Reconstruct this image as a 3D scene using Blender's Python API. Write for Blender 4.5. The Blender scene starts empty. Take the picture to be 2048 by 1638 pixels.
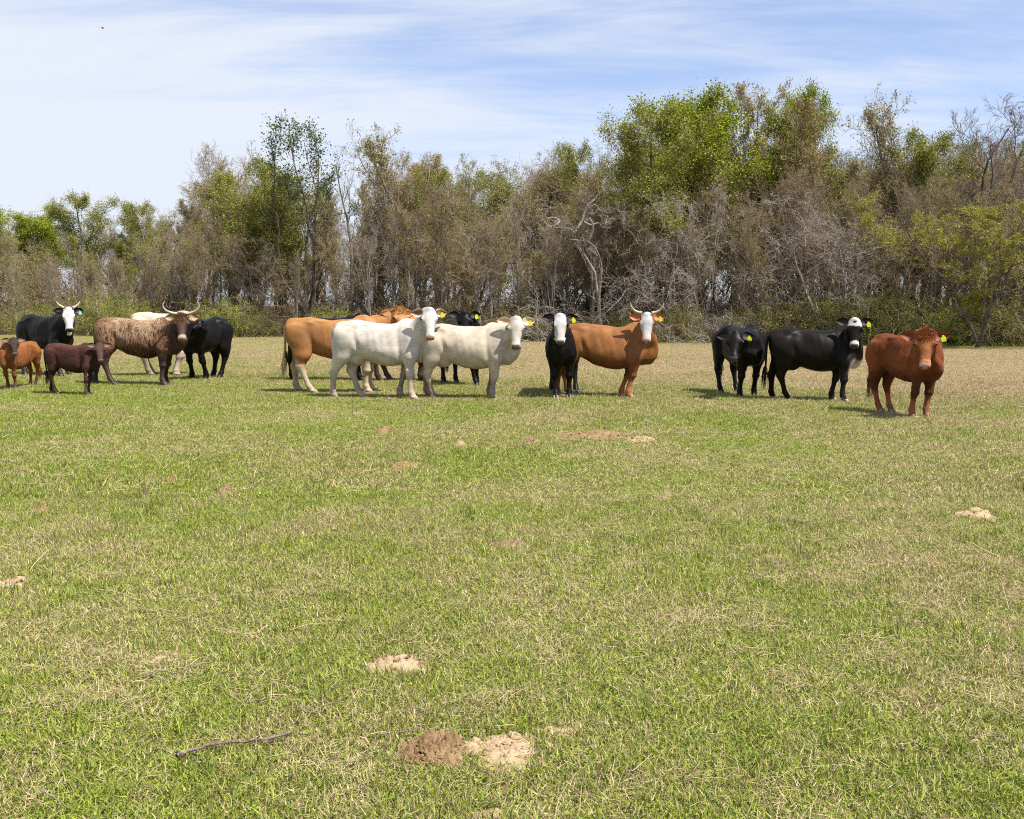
import bpy, math, random
import numpy as np
from mathutils import Vector, Matrix

C = bpy.context.scene
COL = C.collection
PI = math.pi
R = math.radians

# ------------------------------------------------------------------ camera, world, sun
F_PX, CX, CY = 2000.0, 1024.0, 819.0
PITCH = math.atan(207.0 / F_PX)
CAM_H = 1.6
cam_d = bpy.data.cameras.new('camera')
cam = bpy.data.objects.new('camera', cam_d)
COL.objects.link(cam)
cam.location = (0, 0, CAM_H)
cam.rotation_euler = (PI / 2 - PITCH, 0, 0)
cam_d.sensor_width = 36.0
cam_d.lens = 36.0 * F_PX / 2048.0
cam_d.clip_start = 0.1
cam_d.clip_end = 9000
C.camera = cam

SUN = Vector((0.74, -0.42, 0)).normalized() * math.cos(R(60)) + Vector((0, 0, math.sin(R(60))))
SKY_STRENGTH = 0.085
w = bpy.data.worlds.new('World')
C.world = w
w.use_nodes = True
nt = w.node_tree
nt.nodes.clear()
N = nt.nodes.new
L = nt.links.new


def mth(nt, op, a, b=None, c=None, clamp=False):
    n = nt.nodes.new('ShaderNodeMath')
    n.operation = op
    n.use_clamp = clamp
    for i, v in enumerate((a, b, c)):
        if v is None:
            continue
        if isinstance(v, (int, float)):
            n.inputs[i].default_value = v
        else:
            nt.links.new(v, n.inputs[i])
    return n.outputs[0]


def ramp(nt, v, lo, hi, smooth=True):
    n = nt.nodes.new('ShaderNodeMapRange')
    n.interpolation_type = 'SMOOTHSTEP' if smooth else 'LINEAR'
    n.inputs['From Min'].default_value = lo
    n.inputs['From Max'].default_value = hi
    nt.links.new(v, n.inputs['Value'])
    return n.outputs['Result']


def noise(nt, vec, scale, detail=3, rough=0.55, dist=0.0, dims='3D'):
    n = nt.nodes.new('ShaderNodeTexNoise')
    n.noise_dimensions = dims
    n.inputs['Scale'].default_value = scale
    n.inputs['Detail'].default_value = detail
    n.inputs['Roughness'].default_value = rough
    n.inputs['Distortion'].default_value = dist
    if vec is not None:
        nt.links.new(vec, n.inputs['Vector'])
    return n.outputs['Fac']


def mixc(nt, fac, a, b, mode='MIX'):
    n = nt.nodes.new('ShaderNodeMix')
    n.data_type = 'RGBA'
    n.blend_type = mode
    for sock, v in ((n.inputs[0], fac), (n.inputs[6], a), (n.inputs[7], b)):
        if isinstance(v, (int, float)):
            sock.default_value = v
        elif isinstance(v, (tuple, list)):
            sock.default_value = (v[0], v[1], v[2], 1)
        else:
            nt.links.new(v, sock)
    return n.outputs[2]


def mapping(nt, vec, scale=(1, 1, 1), rot=(0, 0, 0), loc=(0, 0, 0)):
    n = nt.nodes.new('ShaderNodeMapping')
    n.inputs['Scale'].default_value = scale
    n.inputs['Rotation'].default_value = rot
    n.inputs['Location'].default_value = loc
    nt.links.new(vec, n.inputs['Vector'])
    return n.outputs[0]


out = N('ShaderNodeOutputWorld')
bg = N('ShaderNodeBackground')
sky = N('ShaderNodeTexSky')
sky.sky_type = 'NISHITA'
sky.sun_disc = False
sky.sun_elevation = math.asin(SUN.z)
sky.sun_rotation = math.atan2(SUN.x, SUN.y)
sky.air_density = 1.0
sky.dust_density = 0.6
sky.ozone_density = 2.0
tc = N('ShaderNodeTexCoord')
sep = N('ShaderNodeSeparateXYZ')
L(tc.outputs['Generated'], sep.inputs[0])
zz = mth(nt, 'ADD', mth(nt, 'MAXIMUM', sep.outputs['Z'], 0.0), 0.10)
u = mth(nt, 'DIVIDE', sep.outputs['X'], zz)
v = mth(nt, 'DIVIDE', sep.outputs['Y'], zz)
cmb = N('ShaderNodeCombineXYZ')
L(u, cmb.inputs[0])
L(v, cmb.inputs[1])
wisps = noise(nt, mapping(nt, cmb.outputs[0], (0.55, 1.5, 1), (0, 0, R(24)), (3.1, 1.7, 0)), 1.3, 9, 0.62, 0.7)
broad = noise(nt, mapping(nt, cmb.outputs[0], (0.30, 0.55, 1), (0, 0, R(-12)), (7.3, 2.2, 0)), 1.0, 5, 0.55, 0.3)
fine = noise(nt, mapping(nt, cmb.outputs[0], (1.0, 4.5, 1), (0, 0, R(18)), (1.2, 8.0, 0)), 1.6, 8, 0.6, 1.0)
side = mth(nt, 'MULTIPLY', sep.outputs['X'], -0.42)
cov = mth(nt, 'ADD', mth(nt, 'MULTIPLY', wisps, 0.85), mth(nt, 'MULTIPLY', broad, 0.60))
cov = mth(nt, 'ADD', cov, mth(nt, 'MULTIPLY', fine, 0.25))
cov = mth(nt, 'ADD', cov, side)
low = ramp(nt, sep.outputs['Z'], 0.34, 0.02)
cov = mth(nt, 'ADD', cov, mth(nt, 'MULTIPLY', low, 0.17))
fac = mth(nt, 'ADD', mth(nt, 'MULTIPLY', ramp(nt, cov, 0.62, 1.10), 0.84), 0.13)
cl = 1.0 / SKY_STRENGTH
# the blue of the open sky, a little deeper and more violet as in the picture
blue = mixc(nt, 1.0, sky.outputs[0], (1.06, 1.02, 1.14), 'MULTIPLY')
col = mixc(nt, fac, blue, (0.425 * cl, 0.455 * cl, 0.51 * cl))
L(col, bg.inputs['Color'])
bg.inputs['Strength'].default_value = SKY_STRENGTH
L(bg.outputs[0], out.inputs[0])

sl = bpy.data.lights.new('sun', 'SUN')
sl.energy = 5.0
sl.angle = R(0.53)
sl.color = (1.0, 0.955, 0.88)
so = bpy.data.objects.new('sun', sl)
COL.objects.link(so)
so.rotation_euler = SUN.to_track_quat('Z', 'Y').to_euler()
so.location = (20, -12, 30)

C.view_settings.view_transform = 'Standard'
C.view_settings.look = 'None'
C.view_settings.gamma = 1
C.view_settings.use_curve_mapping = False
C.view_settings.exposure = 0.95
C.cycles.max_bounces = 5
C.cycles.use_denoising = False
C.cycles.filter_width = 1.1
C.cycles.transparent_max_bounces = 8


# ------------------------------------------------------------------ helpers
def ray(px, py):
    x, y = (px - CX) / F_PX, (CY - py) / F_PX
    c, s = math.cos(PITCH), math.sin(PITCH)
    return np.array([x, c + s * y, -s + c * y])


def ground(px, py, z=0.0):
    d = ray(px, py)
    t = (z - CAM_H) / d[2]
    return np.array([d[0] * t, d[1] * t, z])


def at_depth(px, py, Y):
    d = ray(px, py)
    t = Y / d[1]
    return np.array([d[0] * t, Y, CAM_H + d[2] * t])


def tag(o, label=None, cat=None, group=None, kind=None):
    if label:
        o['label'] = label
    if cat:
        o['category'] = cat
    if group:
        o['group'] = group
    if kind:
        o['kind'] = kind
    return o


def empty(name, loc, rz=0.0):
    o = bpy.data.objects.new(name, None)
    COL.objects.link(o)
    o.location = tuple(float(v) for v in loc)
    o.rotation_euler = (0, 0, rz)
    o.empty_display_size = 0.2
    return o


def make_mesh(name, V, quads=None, tris=None, mats=(), cols=None, cname='coat', smooth=True, mi=None):
    me = bpy.data.meshes.new(name)
    V = np.asarray(V, np.float32)
    me.vertices.add(len(V))
    me.vertices.foreach_set('co', V.ravel())
    parts, starts, tot = [], [], 0
    nq = 0 if quads is None else len(quads)
    ntr = 0 if tris is None else len(tris)
    idx = []
    st = []
    if nq:
        idx.append(np.asarray(quads, np.int32).ravel())
        st.append(np.arange(nq, dtype=np.int32) * 4)
    if ntr:
        idx.append(np.asarray(tris, np.int32).ravel())
        st.append(nq * 4 + np.arange(ntr, dtype=np.int32) * 3)
    idx = np.concatenate(idx)
    st = np.concatenate(st)
    me.loops.add(len(idx))
    me.loops.foreach_set('vertex_index', idx)
    me.polygons.add(nq + ntr)
    me.polygons.foreach_set('loop_start', st)
    me.polygons.foreach_set('use_smooth', np.full(nq + ntr, smooth, bool))
    if mi is not None:
        me.polygons.foreach_set('material_index', np.asarray(mi, np.int32))
    if cols is not None:
        a = me.attributes.new(cname, 'FLOAT_COLOR', 'POINT')
        c4 = np.ones((len(V), 4), np.float32)
        c4[:, :3] = cols
        a.data.foreach_set('color', c4.ravel())
    me.update(calc_edges=True)
    me.validate()
    for m in (mats if isinstance(mats, (list, tuple)) else [mats]):
        me.materials.append(m)
    return me


def add(name, me, parent=None, loc=None):
    o = bpy.data.objects.new(name, me)
    COL.objects.link(o)
    if parent is not None:
        o.parent = parent
    if loc is not None:
        o.location = loc
    return o


class Geo:
    """collects vertices, quads, triangles and vertex colours"""

    def __init__(s):
        s.V, s.Q, s.T, s.K, s.n = [], [], [], [], 0

    def add(s, V, Q=None, T=None, K=None):
        V = np.asarray(V, float)
        if Q is not None and len(Q):
            s.Q.append(np.asarray(Q) + s.n)
        if T is not None and len(T):
            s.T.append(np.asarray(T) + s.n)
        s.V.append(V)
        if K is not None:
            K = np.asarray(K, float)
            if K.ndim == 1:
                K = np.repeat(K[None], len(V), 0)
            s.K.append(K)
        s.n += len(V)

    def mesh(s, name, mats, cname='coat', smooth=True):
        V = np.concatenate(s.V)
        Q = np.concatenate(s.Q) if s.Q else None
        T = np.concatenate(s.T) if s.T else None
        K = np.concatenate(s.K) if s.K else None
        return make_mesh(name, V, Q, T, mats, K, cname, smooth)


def crom(A, n):
    """Catmull-Rom resampling of rows of A to n rows"""
    A = np.asarray(A, float)
    P = np.vstack([2 * A[0] - A[1], A, 2 * A[-1] - A[-2]])
    m = len(A) - 1
    t = np.linspace(0, m, n)
    i = np.minimum(t.astype(int), m - 1)
    f = (t - i)[:, None]
    p0, p1, p2, p3 = P[i], P[i + 1], P[i + 2], P[i + 3]
    return 0.5 * (2 * p1 + (p2 - p0) * f + (2 * p0 - 5 * p1 + 4 * p2 - p3) * f ** 2 + (3 * p1 - p0 - 3 * p2 + p3) * f ** 3)


def loft(rings):
    """rings (K,S,3) -> closed V,Q,T"""
    K, S, _ = rings.shape
    V = rings.reshape(-1, 3)
    i = np.arange(K - 1)[:, None] * S
    j = np.arange(S)[None]
    j2 = (j + 1) % S
    Q = np.stack([i + j, i + j2, i + S + j2, i + S + j], -1).reshape(-1, 4)
    c0, c1 = rings[0].mean(0), rings[-1].mean(0)
    V = np.vstack([V, c0, c1])
    a, b = K * S, K * S + 1
    jj = np.arange(S)
    jn = (jj + 1) % S
    T0 = np.stack([np.full(S, a), jn, jj], -1)
    T1 = np.stack([np.full(S, b), (K - 1) * S + jj, (K - 1) * S + jn], -1)
    return V, Q, np.vstack([T0, T1])


def tubes(P, Rr, S):
    """P (N,K,3) centre lines, Rr (N,K) radii -> V,Q"""
    N_, K, _ = P.shape
    T = np.gradient(P, axis=1)
    T /= np.linalg.norm(T, axis=2, keepdims=True) + 1e-9
    ref = np.where(np.abs(T[..., 2:3]) > 0.9, np.array([1.0, 0, 0]), np.array([0, 0, 1.0]))
    # constant reference per tube keeps it from twisting
    mt = np.abs(T[:, :, 2]).mean(1)
    ref = np.where(mt[:, None] > 0.7, np.array([[1.0, 0.13, 0]]), np.array([[0, 0.13, 1.0]]))[:, None, :]
    U = np.cross(T, ref)
    U /= np.linalg.norm(U, axis=2, keepdims=True) + 1e-9
    W = np.cross(T, U)
    a = np.arange(S) * 2 * PI / S
    rg = P[:, :, None] + Rr[:, :, None, None] * (U[:, :, None] * np.cos(a)[None, None, :, None] + W[:, :, None] * np.sin(a)[None, None, :, None])
    V = rg.reshape(-1, 3)
    b = (np.arange(N_)[:, None, None] * K + np.arange(K - 1)[None, :, None]) * S
    j = np.arange(S)[None, None]
    j2 = (j + 1) % S
    Q = np.stack([b + j, b + j2, b + S + j2, b + S + j], -1).reshape(-1, 4)
    return V, Q


def unit(a):
    a = np.asarray(a, float)
    return a / (np.linalg.norm(a, axis=-1, keepdims=True) + 1e-9)


def vnoise(P, freq, seed):
    """smooth value noise from a few sines"""
    r = np.random.RandomState(seed)
    s = np.zeros(len(P))
    for k in range(7):
        d = r.normal(size=3)
        d /= np.linalg.norm(d)
        s += np.sin((P @ d) * freq * (0.6 + r.rand() * 1.3) + r.rand() * 7)
    return s / 2.6


# ------------------------------------------------------------------ materials
def mat(name):
    m = bpy.data.materials.new(name)
    m.use_nodes = True
    t = m.node_tree
    b = t.nodes['Principled BSDF']
    return m, t, b


def attr(t, name):
    n = t.nodes.new('ShaderNodeAttribute')
    n.attribute_name = name
    return n.outputs['Color']


def bump(t, b, h, strength, dist):
    n = t.nodes.new('ShaderNodeBump')
    n.inputs['Strength'].default_value = strength
    n.inputs['Distance'].default_value = dist
    t.links.new(h, n.inputs['Height'])
    t.links.new(n.outputs[0], b.inputs['Normal'])


def coat_mat(name, rough, spec, var=0.23, woolly=0.0, brindle=False):
    m, t, b = mat(name)
    tcn = t.nodes.new('ShaderNodeTexCoord')
    ob = tcn.outputs['Object']
    base = attr(t, 'coat')
    if brindle:
        n1 = noise(t, mapping(t, ob, (48, 20, 9.0), (0, R(10), 0)), 1.0, 4, 0.78, 1.4)
        n2 = noise(t, mapping(t, ob, (2.6, 2.6, 2.2)), 1.0, 3)
        s = mth(t, 'ADD', n1, mth(t, 'MULTIPLY', mth(t, 'SUBTRACT', n2, 0.5), 0.22))
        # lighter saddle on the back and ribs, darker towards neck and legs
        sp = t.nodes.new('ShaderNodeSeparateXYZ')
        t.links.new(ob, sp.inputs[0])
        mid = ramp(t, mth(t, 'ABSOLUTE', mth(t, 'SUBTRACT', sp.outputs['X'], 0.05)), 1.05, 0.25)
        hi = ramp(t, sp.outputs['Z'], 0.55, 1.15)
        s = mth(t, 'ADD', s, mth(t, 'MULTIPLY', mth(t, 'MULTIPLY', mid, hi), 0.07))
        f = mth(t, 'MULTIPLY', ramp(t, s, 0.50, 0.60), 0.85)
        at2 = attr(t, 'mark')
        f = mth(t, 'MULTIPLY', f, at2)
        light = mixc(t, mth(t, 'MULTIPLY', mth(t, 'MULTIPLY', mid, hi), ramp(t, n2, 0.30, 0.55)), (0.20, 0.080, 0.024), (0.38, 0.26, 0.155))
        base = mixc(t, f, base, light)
    v1 = noise(t, ob, 7.0, 5, 0.62)
    v2 = noise(t, mapping(t, ob, (25, 60, 90)), 1.0, 3, 0.6)
    v3 = noise(t, mapping(t, ob, (1.0, 1.0, 1.3)), 3.1, 4, 0.65, 0.6)
    k = mth(t, 'ADD', mth(t, 'MULTIPLY', v1, var * 2), mth(t, 'MULTIPLY', v2, var * 1.6))
    k = mth(t, 'ADD', k, mth(t, 'MULTIPLY', ramp(t, v3, 0.38, 0.60), var * 1.25))
    k = mth(t, 'ADD', k, 1.0 - var * 2.55)
    cc = t.nodes.new('ShaderNodeCombineColor')
    for i in range(3):
        t.links.new(k, cc.inputs[i])
    colr = mixc(t, 1.0, base, cc.outputs[0], 'MULTIPLY')
    t.links.new(colr, b.inputs['Base Color'])
    b.inputs['Roughness'].default_value = rough
    b.inputs['Specular IOR Level'].default_value = spec
    h = noise(t, mapping(t, ob, (45, 70, 110) if woolly < 0.5 else (55, 55, 60)), 1.0, 4, 0.7, 0.4)
    h2 = noise(t, ob, 14.0, 3)
    h = mth(t, 'ADD', h, mth(t, 'MULTIPLY', h2, 0.8 + woolly))
    bump(t, b, h, 0.28 + 0.2 * woolly, 0.008 + 0.014 * woolly)
    return m


def plain(name, color, rough=0.7, spec=0.3, var=0.2, scale=8.0, bmp=0.0):
    m, t, b = mat(name)
    tcn = t.nodes.new('ShaderNodeTexCoord')
    n = noise(t, tcn.outputs['Object'], scale, 4, 0.6)
    c = mixc(t, n, tuple(x * (1 - var) for x in color), tuple(min(1, x * (1 + var)) for x in color))
    t.links.new(c, b.inputs['Base Color'])
    b.inputs['Roughness'].default_value = rough
    b.inputs['Specular IOR Level'].default_value = spec
    if bmp:
        bump(t, b, n, 0.6, bmp)
    return m


M = {}
M['coat'] = coat_mat('coat', 0.62, 0.25)
M['coat_black'] = coat_mat('coat_black', 0.42, 0.10, 0.2)
M['coat_brindle'] = coat_mat('coat_brindle', 0.55, 0.2, 0.14, 0.0, True)
M['coat_woolly'] = coat_mat('coat_woolly', 0.75, 0.2, 0.24, 1.0)
M['horn'] = plain('horn', (0.36, 0.31, 0.21), 0.45, 0.4, 0.25, 14)
M['hoof'] = plain('hoof', (0.10, 0.085, 0.07), 0.6, 0.3, 0.4, 30)
M['eye'] = plain('eye', (0.008, 0.006, 0.005), 0.3, 0.4, 0.1)
M['nostril'] = plain('nostril', (0.02, 0.012, 0.012), 0.5, 0.3, 0.1)
M['tag_yellow'] = plain('tag_yellow', (0.50, 0.53, 0.015), 0.45, 0.4, 0.06)
M['tag_green'] = plain('tag_green', (0.16, 0.50, 0.34), 0.45, 0.4, 0.06)
M['hair'] = None


def attr_mat(name, rough=0.8, spec=0.2, trans=0.0, cname='coat'):
    m, t, b = mat(name)
    c = attr(t, cname)
    t.links.new(c, b.inputs['Base Color'])
    b.inputs['Roughness'].default_value = rough
    b.inputs['Specular IOR Level'].default_value = spec
    if trans:
        o_ = [n for n in t.nodes if n.type == 'OUTPUT_MATERIAL'][0]
        tr = t.nodes.new('ShaderNodeBsdfTranslucent')
        t.links.new(c, tr.inputs['Color'])
        mx = t.nodes.new('ShaderNodeMixShader')
        mx.inputs[0].default_value = trans
        t.links.new(b.outputs[0], mx.inputs[1])
        t.links.new(tr.outputs[0], mx.inputs[2])
        t.links.new(mx.outputs[0], o_.inputs['Surface'])
    return m


M['hair'] = attr_mat('hair', 0.6, 0.25)
M['leaf'] = attr_mat('leaf', 0.6, 0.2, 0.25)
M['twig'] = attr_mat('twig', 0.85, 0.15)


# ------------------------------------------------------------------ pasture: shared colour logic
def straw_factor(t):
    """how much of the sward is dead straw at a place in the field (0 green .. 1 straw)"""
    g = t.nodes.new('ShaderNodeNewGeometry')
    pos = g.outputs['Position']
    s = t.nodes.new('ShaderNodeSeparateXYZ')
    t.links.new(pos, s.inputs[0])
    p2 = mapping(t, pos, (1, 1, 0))
    n1 = noise(t, p2, 0.55, 4, 0.6, 0.4)
    n2 = noise(t, p2, 0.16, 3, 0.5)
    n3 = noise(t, p2, 3.2, 3, 0.6)
    yy = mth(t, 'ADD', s.outputs['Y'], mth(t, 'MULTIPLY', s.outputs['X'], 0.42))
    yy = mth(t, 'ADD', yy, mth(t, 'MULTIPLY', mth(t, 'SUBTRACT', n2, 0.5), 14.0))
    band = ramp(t, yy, 17.0, 27.5)
    # bright green strip in front of the wood, on the right
    ed = mth(t, 'ADD', s.outputs['Y'], mth(t, 'MULTIPLY', s.outputs['X'], 0.35))
    strip = mth(t, 'MULTIPLY', ramp(t, ed, 43.5, 46.5), ramp(t, s.outputs['X'], -14.0, 6.0))
    k = mth(t, 'ADD', 0.30, mth(t, 'MULTIPLY', band, 0.62))
    k = mth(t, 'ADD', k, mth(t, 'MULTIPLY', mth(t, 'SUBTRACT', n1, 0.5), 1.9))
    k = mth(t, 'ADD', k, mth(t, 'MULTIPLY', mth(t, 'SUBTRACT', n3, 0.5), 0.8))
    k = mth(t, 'ADD', k, mth(t, 'MULTIPLY', s.outputs['X'], 0.018))
    k = mth(t, 'MULTIPLY', k, mth(t, 'SUBTRACT', 1.0, strip))
    wood = ramp(t, ed, 47.6, 49.5)
    return mth(t, 'MAXIMUM', k, 0.03), n1, pos, wood, band


STRAW_A, STRAW_B = (0.28, 0.205, 0.098), (0.50, 0.40, 0.225)
GREEN_A, GREEN_B = (0.105, 0.160, 0.014), (0.31, 0.345, 0.042)


def blade_mat(name):
    m, t, b = mat(name)
    k, n1, pos, wood, band = straw_factor(t)
    a = attr(t, 'blade')
    sp = t.nodes.new('ShaderNodeSeparateColor')
    t.links.new(a, sp.inputs[0])
    r, br, hue = sp.outputs[0], sp.outputs[1], sp.outputs[2]
    f = ramp(t, mth(t, 'SUBTRACT', k, r), -0.06, 0.06)
    gr = mixc(t, hue, GREEN_A, GREEN_B)
    st = mixc(t, hue, STRAW_A, STRAW_B)
    c = mixc(t, f, gr, st)
    kk = mth(t, 'ADD', 0.45, mth(t, 'MULTIPLY', br, 0.95))
    cc = t.nodes.new('ShaderNodeCombineColor')
    for i in range(3):
        t.links.new(kk, cc.inputs[i])
    c = mixc(t, 1.0, c, cc.outputs[0], 'MULTIPLY')
    t.links.new(c, b.inputs['Base Color'])
    b.inputs['Roughness'].default_value = 0.55
    b.inputs['Specular IOR Level'].default_value = 0.3
    o_ = [n for n in t.nodes if n.type == 'OUTPUT_MATERIAL'][0]
    tr = t.nodes.new('ShaderNodeBsdfTranslucent')
    t.links.new(c, tr.inputs['Color'])
    mx = t.nodes.new('ShaderNodeMixShader')
    mx.inputs[0].default_value = 0.2
    t.links.new(b.outputs[0], mx.inputs[1])
    t.links.new(tr.outputs[0], mx.inputs[2])
    t.links.new(mx.outputs[0], o_.inputs['Surface'])
    return m


def ground_mat():
    m, t, b = mat('pasture_soil')
    k, n1, pos, wood, band = straw_factor(t)
    p2 = mapping(t, pos, (1, 1, 0))
    nf = noise(t, p2, 38.0, 4, 0.7)
    nm = noise(t, p2, 6.0, 4, 0.6)
    gr = mixc(t, nf, (0.08, 0.082, 0.022), (0.20, 0.20, 0.055))
    st = mixc(t, nf, (0.11, 0.08, 0.042), (0.27, 0.21, 0.115))
    c = mixc(t, ramp(t, mth(t, 'ADD', k, mth(t, 'MULTIPLY', mth(t, 'SUBTRACT', nf, 0.5), 0.7)), 0.25, 0.75), gr, st)
    soil = mixc(t, nf, (0.10, 0.07, 0.04), (0.22, 0.155, 0.09))
    c = mixc(t, mth(t, 'MULTIPLY', ramp(t, nm, 0.55, 0.68), 0.6), c, soil)
    lit = mixc(t, nm, (0.07, 0.05, 0.03), (0.20, 0.145, 0.09))
    c = mixc(t, wood, c, lit)
    t.links.new(c, b.inputs['Base Color'])
    b.inputs['Roughness'].default_value = 0.95
    b.inputs['Specular IOR Level'].default_value = 0.1
    bump(t, b, mth(t, 'ADD', nf, nm), 0.8, 0.03)
    return m


M['blade'] = blade_mat('grass_blade')
M['soil'] = ground_mat()


def dirt_mat(name, a, c, d):
    m, t, b = mat(name)
    tcn = t.nodes.new('ShaderNodeTexCoord')
    ob = tcn.outputs['Object']
    n1 = noise(t, ob, 9.0, 5, 0.65)
    n2 = noise(t, ob, 70.0, 4, 0.7)
    cc = mixc(t, ramp(t, n1, 0.35, 0.65), a, c)
    cc = mixc(t, ramp(t, n2, 0.52, 0.72), cc, d)
    t.links.new(cc, b.inputs['Base Color'])
    b.inputs['Roughness'].default_value = 0.95
    b.inputs['Specular IOR Level'].default_value = 0.1
    bump(t, b, mth(t, 'ADD', n1, mth(t, 'MULTIPLY', n2, 0.6)), 0.9, 0.02)
    return m


M['sand'] = dirt_mat('sandy_soil', (0.31, 0.22, 0.125), (0.40, 0.30, 0.185), (0.23, 0.155, 0.085))
M['clay'] = dirt_mat('clay_soil', (0.175, 0.108, 0.054), (0.27, 0.178, 0.092), (0.085, 0.05, 0.026))
M['dung'] = dirt_mat('dry_dung', (0.17, 0.11, 0.065), (0.25, 0.175, 0.10), (0.09, 0.06, 0.035))
M['dung_dark'] = dirt_mat('dark_dung', (0.10, 0.07, 0.05), (0.16, 0.11, 0.08), (0.06, 0.04, 0.03))


def bark_mat(name, lo, hi, scale=1.0):
    m, t, b = mat(name)
    tcn = t.nodes.new('ShaderNodeTexCoord')
    ob = tcn.outputs['Object']
    n1 = noise(t, mapping(t, ob, (5 * scale, 5 * scale, 1.2 * scale)), 1.0, 5, 0.7, 0.5)
    n2 = noise(t, mapping(t, ob, (30, 30, 8)), 1.0, 3, 0.6)
    c = mixc(t, ramp(t, mth(t, 'ADD', mth(t, 'MULTIPLY', n1, 0.7), mth(t, 'MULTIPLY', n2, 0.3)), 0.35, 0.65), lo, hi)
    t.links.new(c, b.inputs['Base Color'])
    b.inputs['Roughness'].default_value = 0.9
    b.inputs['Specular IOR Level'].default_value = 0.15
    bump(t, b, mth(t, 'ADD', n1, n2), 0.8, 0.04)
    return m


M['bark'] = bark_mat('bark_grey_brown', (0.10, 0.080, 0.062), (0.27, 0.225, 0.18))
M['bark_pale'] = bark_mat('bark_pale', (0.12, 0.10, 0.08), (0.32, 0.28, 0.235))
M['bark_dark'] = bark_mat('bark_dark', (0.055, 0.042, 0.034), (0.16, 0.13, 0.10))
M['stick'] = bark_mat('weathered_stick', (0.13, 0.09, 0.068), (0.33, 0.26, 0.21), 8)


# ------------------------------------------------------------------ the ground
def big_ground():
    n = 2
    xs = np.array([-3000, -60, 60, 3000.0])
    ys = np.array([-3000, -5, 90, 4000.0])
    X, Y = np.meshgrid(xs, ys)
    V = np.stack([X.ravel(), Y.ravel(), np.zeros(X.size)], -1)
    Q = []
    for j in range(3):
        for i in range(3):
            a = j * 4 + i
            Q.append((a, a + 1, a + 5, a + 4))
    me = make_mesh('ground', V, Q, None, M['soil'], smooth=False)
    tag(add('ground', me), kind='structure')


big_ground()

# bare places where no blades grow: (x, y, radius x, radius y, rotation)
BARE = []


def bare_mask(P):
    keep = np.ones(len(P), bool)
    for (x, y, rx, ry, a) in BARE:
        dx, dy = P[:, 0] - x, P[:, 1] - y
        c, s = math.cos(a), math.sin(a)
        uu, vv = (dx * c + dy * s) / rx, (-dx * s + dy * c) / ry
        rr = np.sqrt(uu * uu + vv * vv)
        ang = np.arctan2(vv, uu)
        lim = 0.90 + 0.16 * np.sin(3 * ang + x * 5) + 0.08 * np.sin(7 * ang + y * 3)
        q_ = np.random.rand(len(P))
        keep &= (rr > lim * (0.70 + 0.36 * np.random.rand(len(P)))) | (q_ < 0.05)
    return keep


def blades(rng, P, hgt, wid, lean_amt, upright=0.75):
    """P (N,2) -> blades of 5 vertices: V, Q, T, attribute"""
    n = len(P)
    az = rng.rand(n) * 2 * PI
    la = rng.rand(n) * 2 * PI
    lean = np.abs(rng.normal(0, lean_amt, n))
    h = hgt * (0.5 + rng.rand(n) * 0.9)
    wv = wid * (0.6 + rng.rand(n) * 0.8)
    sd = np.stack([np.cos(az), np.sin(az), np.zeros(n)], -1)
    ld = np.stack([np.cos(la), np.sin(la), np.zeros(n)], -1)
    b = np.stack([P[:, 0], P[:, 1], np.full(n, -0.004)], -1)
    up = np.array([0, 0, 1.0])
    ph1 = np.minimum(lean, 1.3)
    ph2 = np.minimum(lean * 2.1 + 0.15, 1.75)
    m1 = b + (ld * np.sin(ph1)[:, None] + up * np.cos(ph1)[:, None]) * (h * 0.5)[:, None]
    t_ = m1 + (ld * np.sin(ph2)[:, None] + up * np.cos(ph2)[:, None]) * (h * 0.5)[:, None]
    t_[:, 2] = np.maximum(t_[:, 2], 0.004)
    V = np.stack([b - sd * wv[:, None] / 2, b + sd * wv[:, None] / 2, m1 + sd * wv[:, None] * 0.42, m1 - sd * wv[:, None] * 0.42, t_], 1)
    i = np.arange(n)[:, None] * 5
    Q = i + np.array([[0, 1, 2, 3]])
    T = i + np.array([[3, 2, 4]])
    r, br, hue = rng.rand(n), rng.rand(n), rng.rand(n) ** 1.3
    K = np.repeat(np.stack([r, br, hue], -1)[:, None], 5, 1).reshape(-1, 3)
    return V.reshape(-1, 3), Q, T, K


def thatch(rng, P, length, wid):
    """short low lying blades, one triangle each"""
    n = len(P)
    az = rng.rand(n) * 2 * PI
    el = R(8) + R(50) * rng.rand(n) ** 1.3
    ln = length * (0.5 + rng.rand(n))
    d = np.stack([np.cos(az) * np.cos(el), np.sin(az) * np.cos(el), np.sin(el)], -1)
    sd = unit(np.cross(d, np.array([0, 0, 1.0])) + rng.normal(0, 0.25, (n, 3)))
    b = np.stack([P[:, 0], P[:, 1], 0.002 + 0.012 * rng.rand(n)], -1)
    w_ = (wid * (0.6 + 0.8 * rng.rand(n)))[:, None]
    V = np.stack([b - sd * w_ / 2, b + sd * w_ / 2, b + d * ln[:, None]], 1)
    V[:, :, 2] = np.maximum(V[:, :, 2], 0.001)
    T = np.arange(n)[:, None] * 3 + np.arange(3)[None]
    at = np.stack([rng.rand(n) ** 1.25, rng.rand(n) ** 0.8, rng.rand(n)], -1)
    return V.reshape(-1, 3), T, np.repeat(at, 3, 0)


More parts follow.
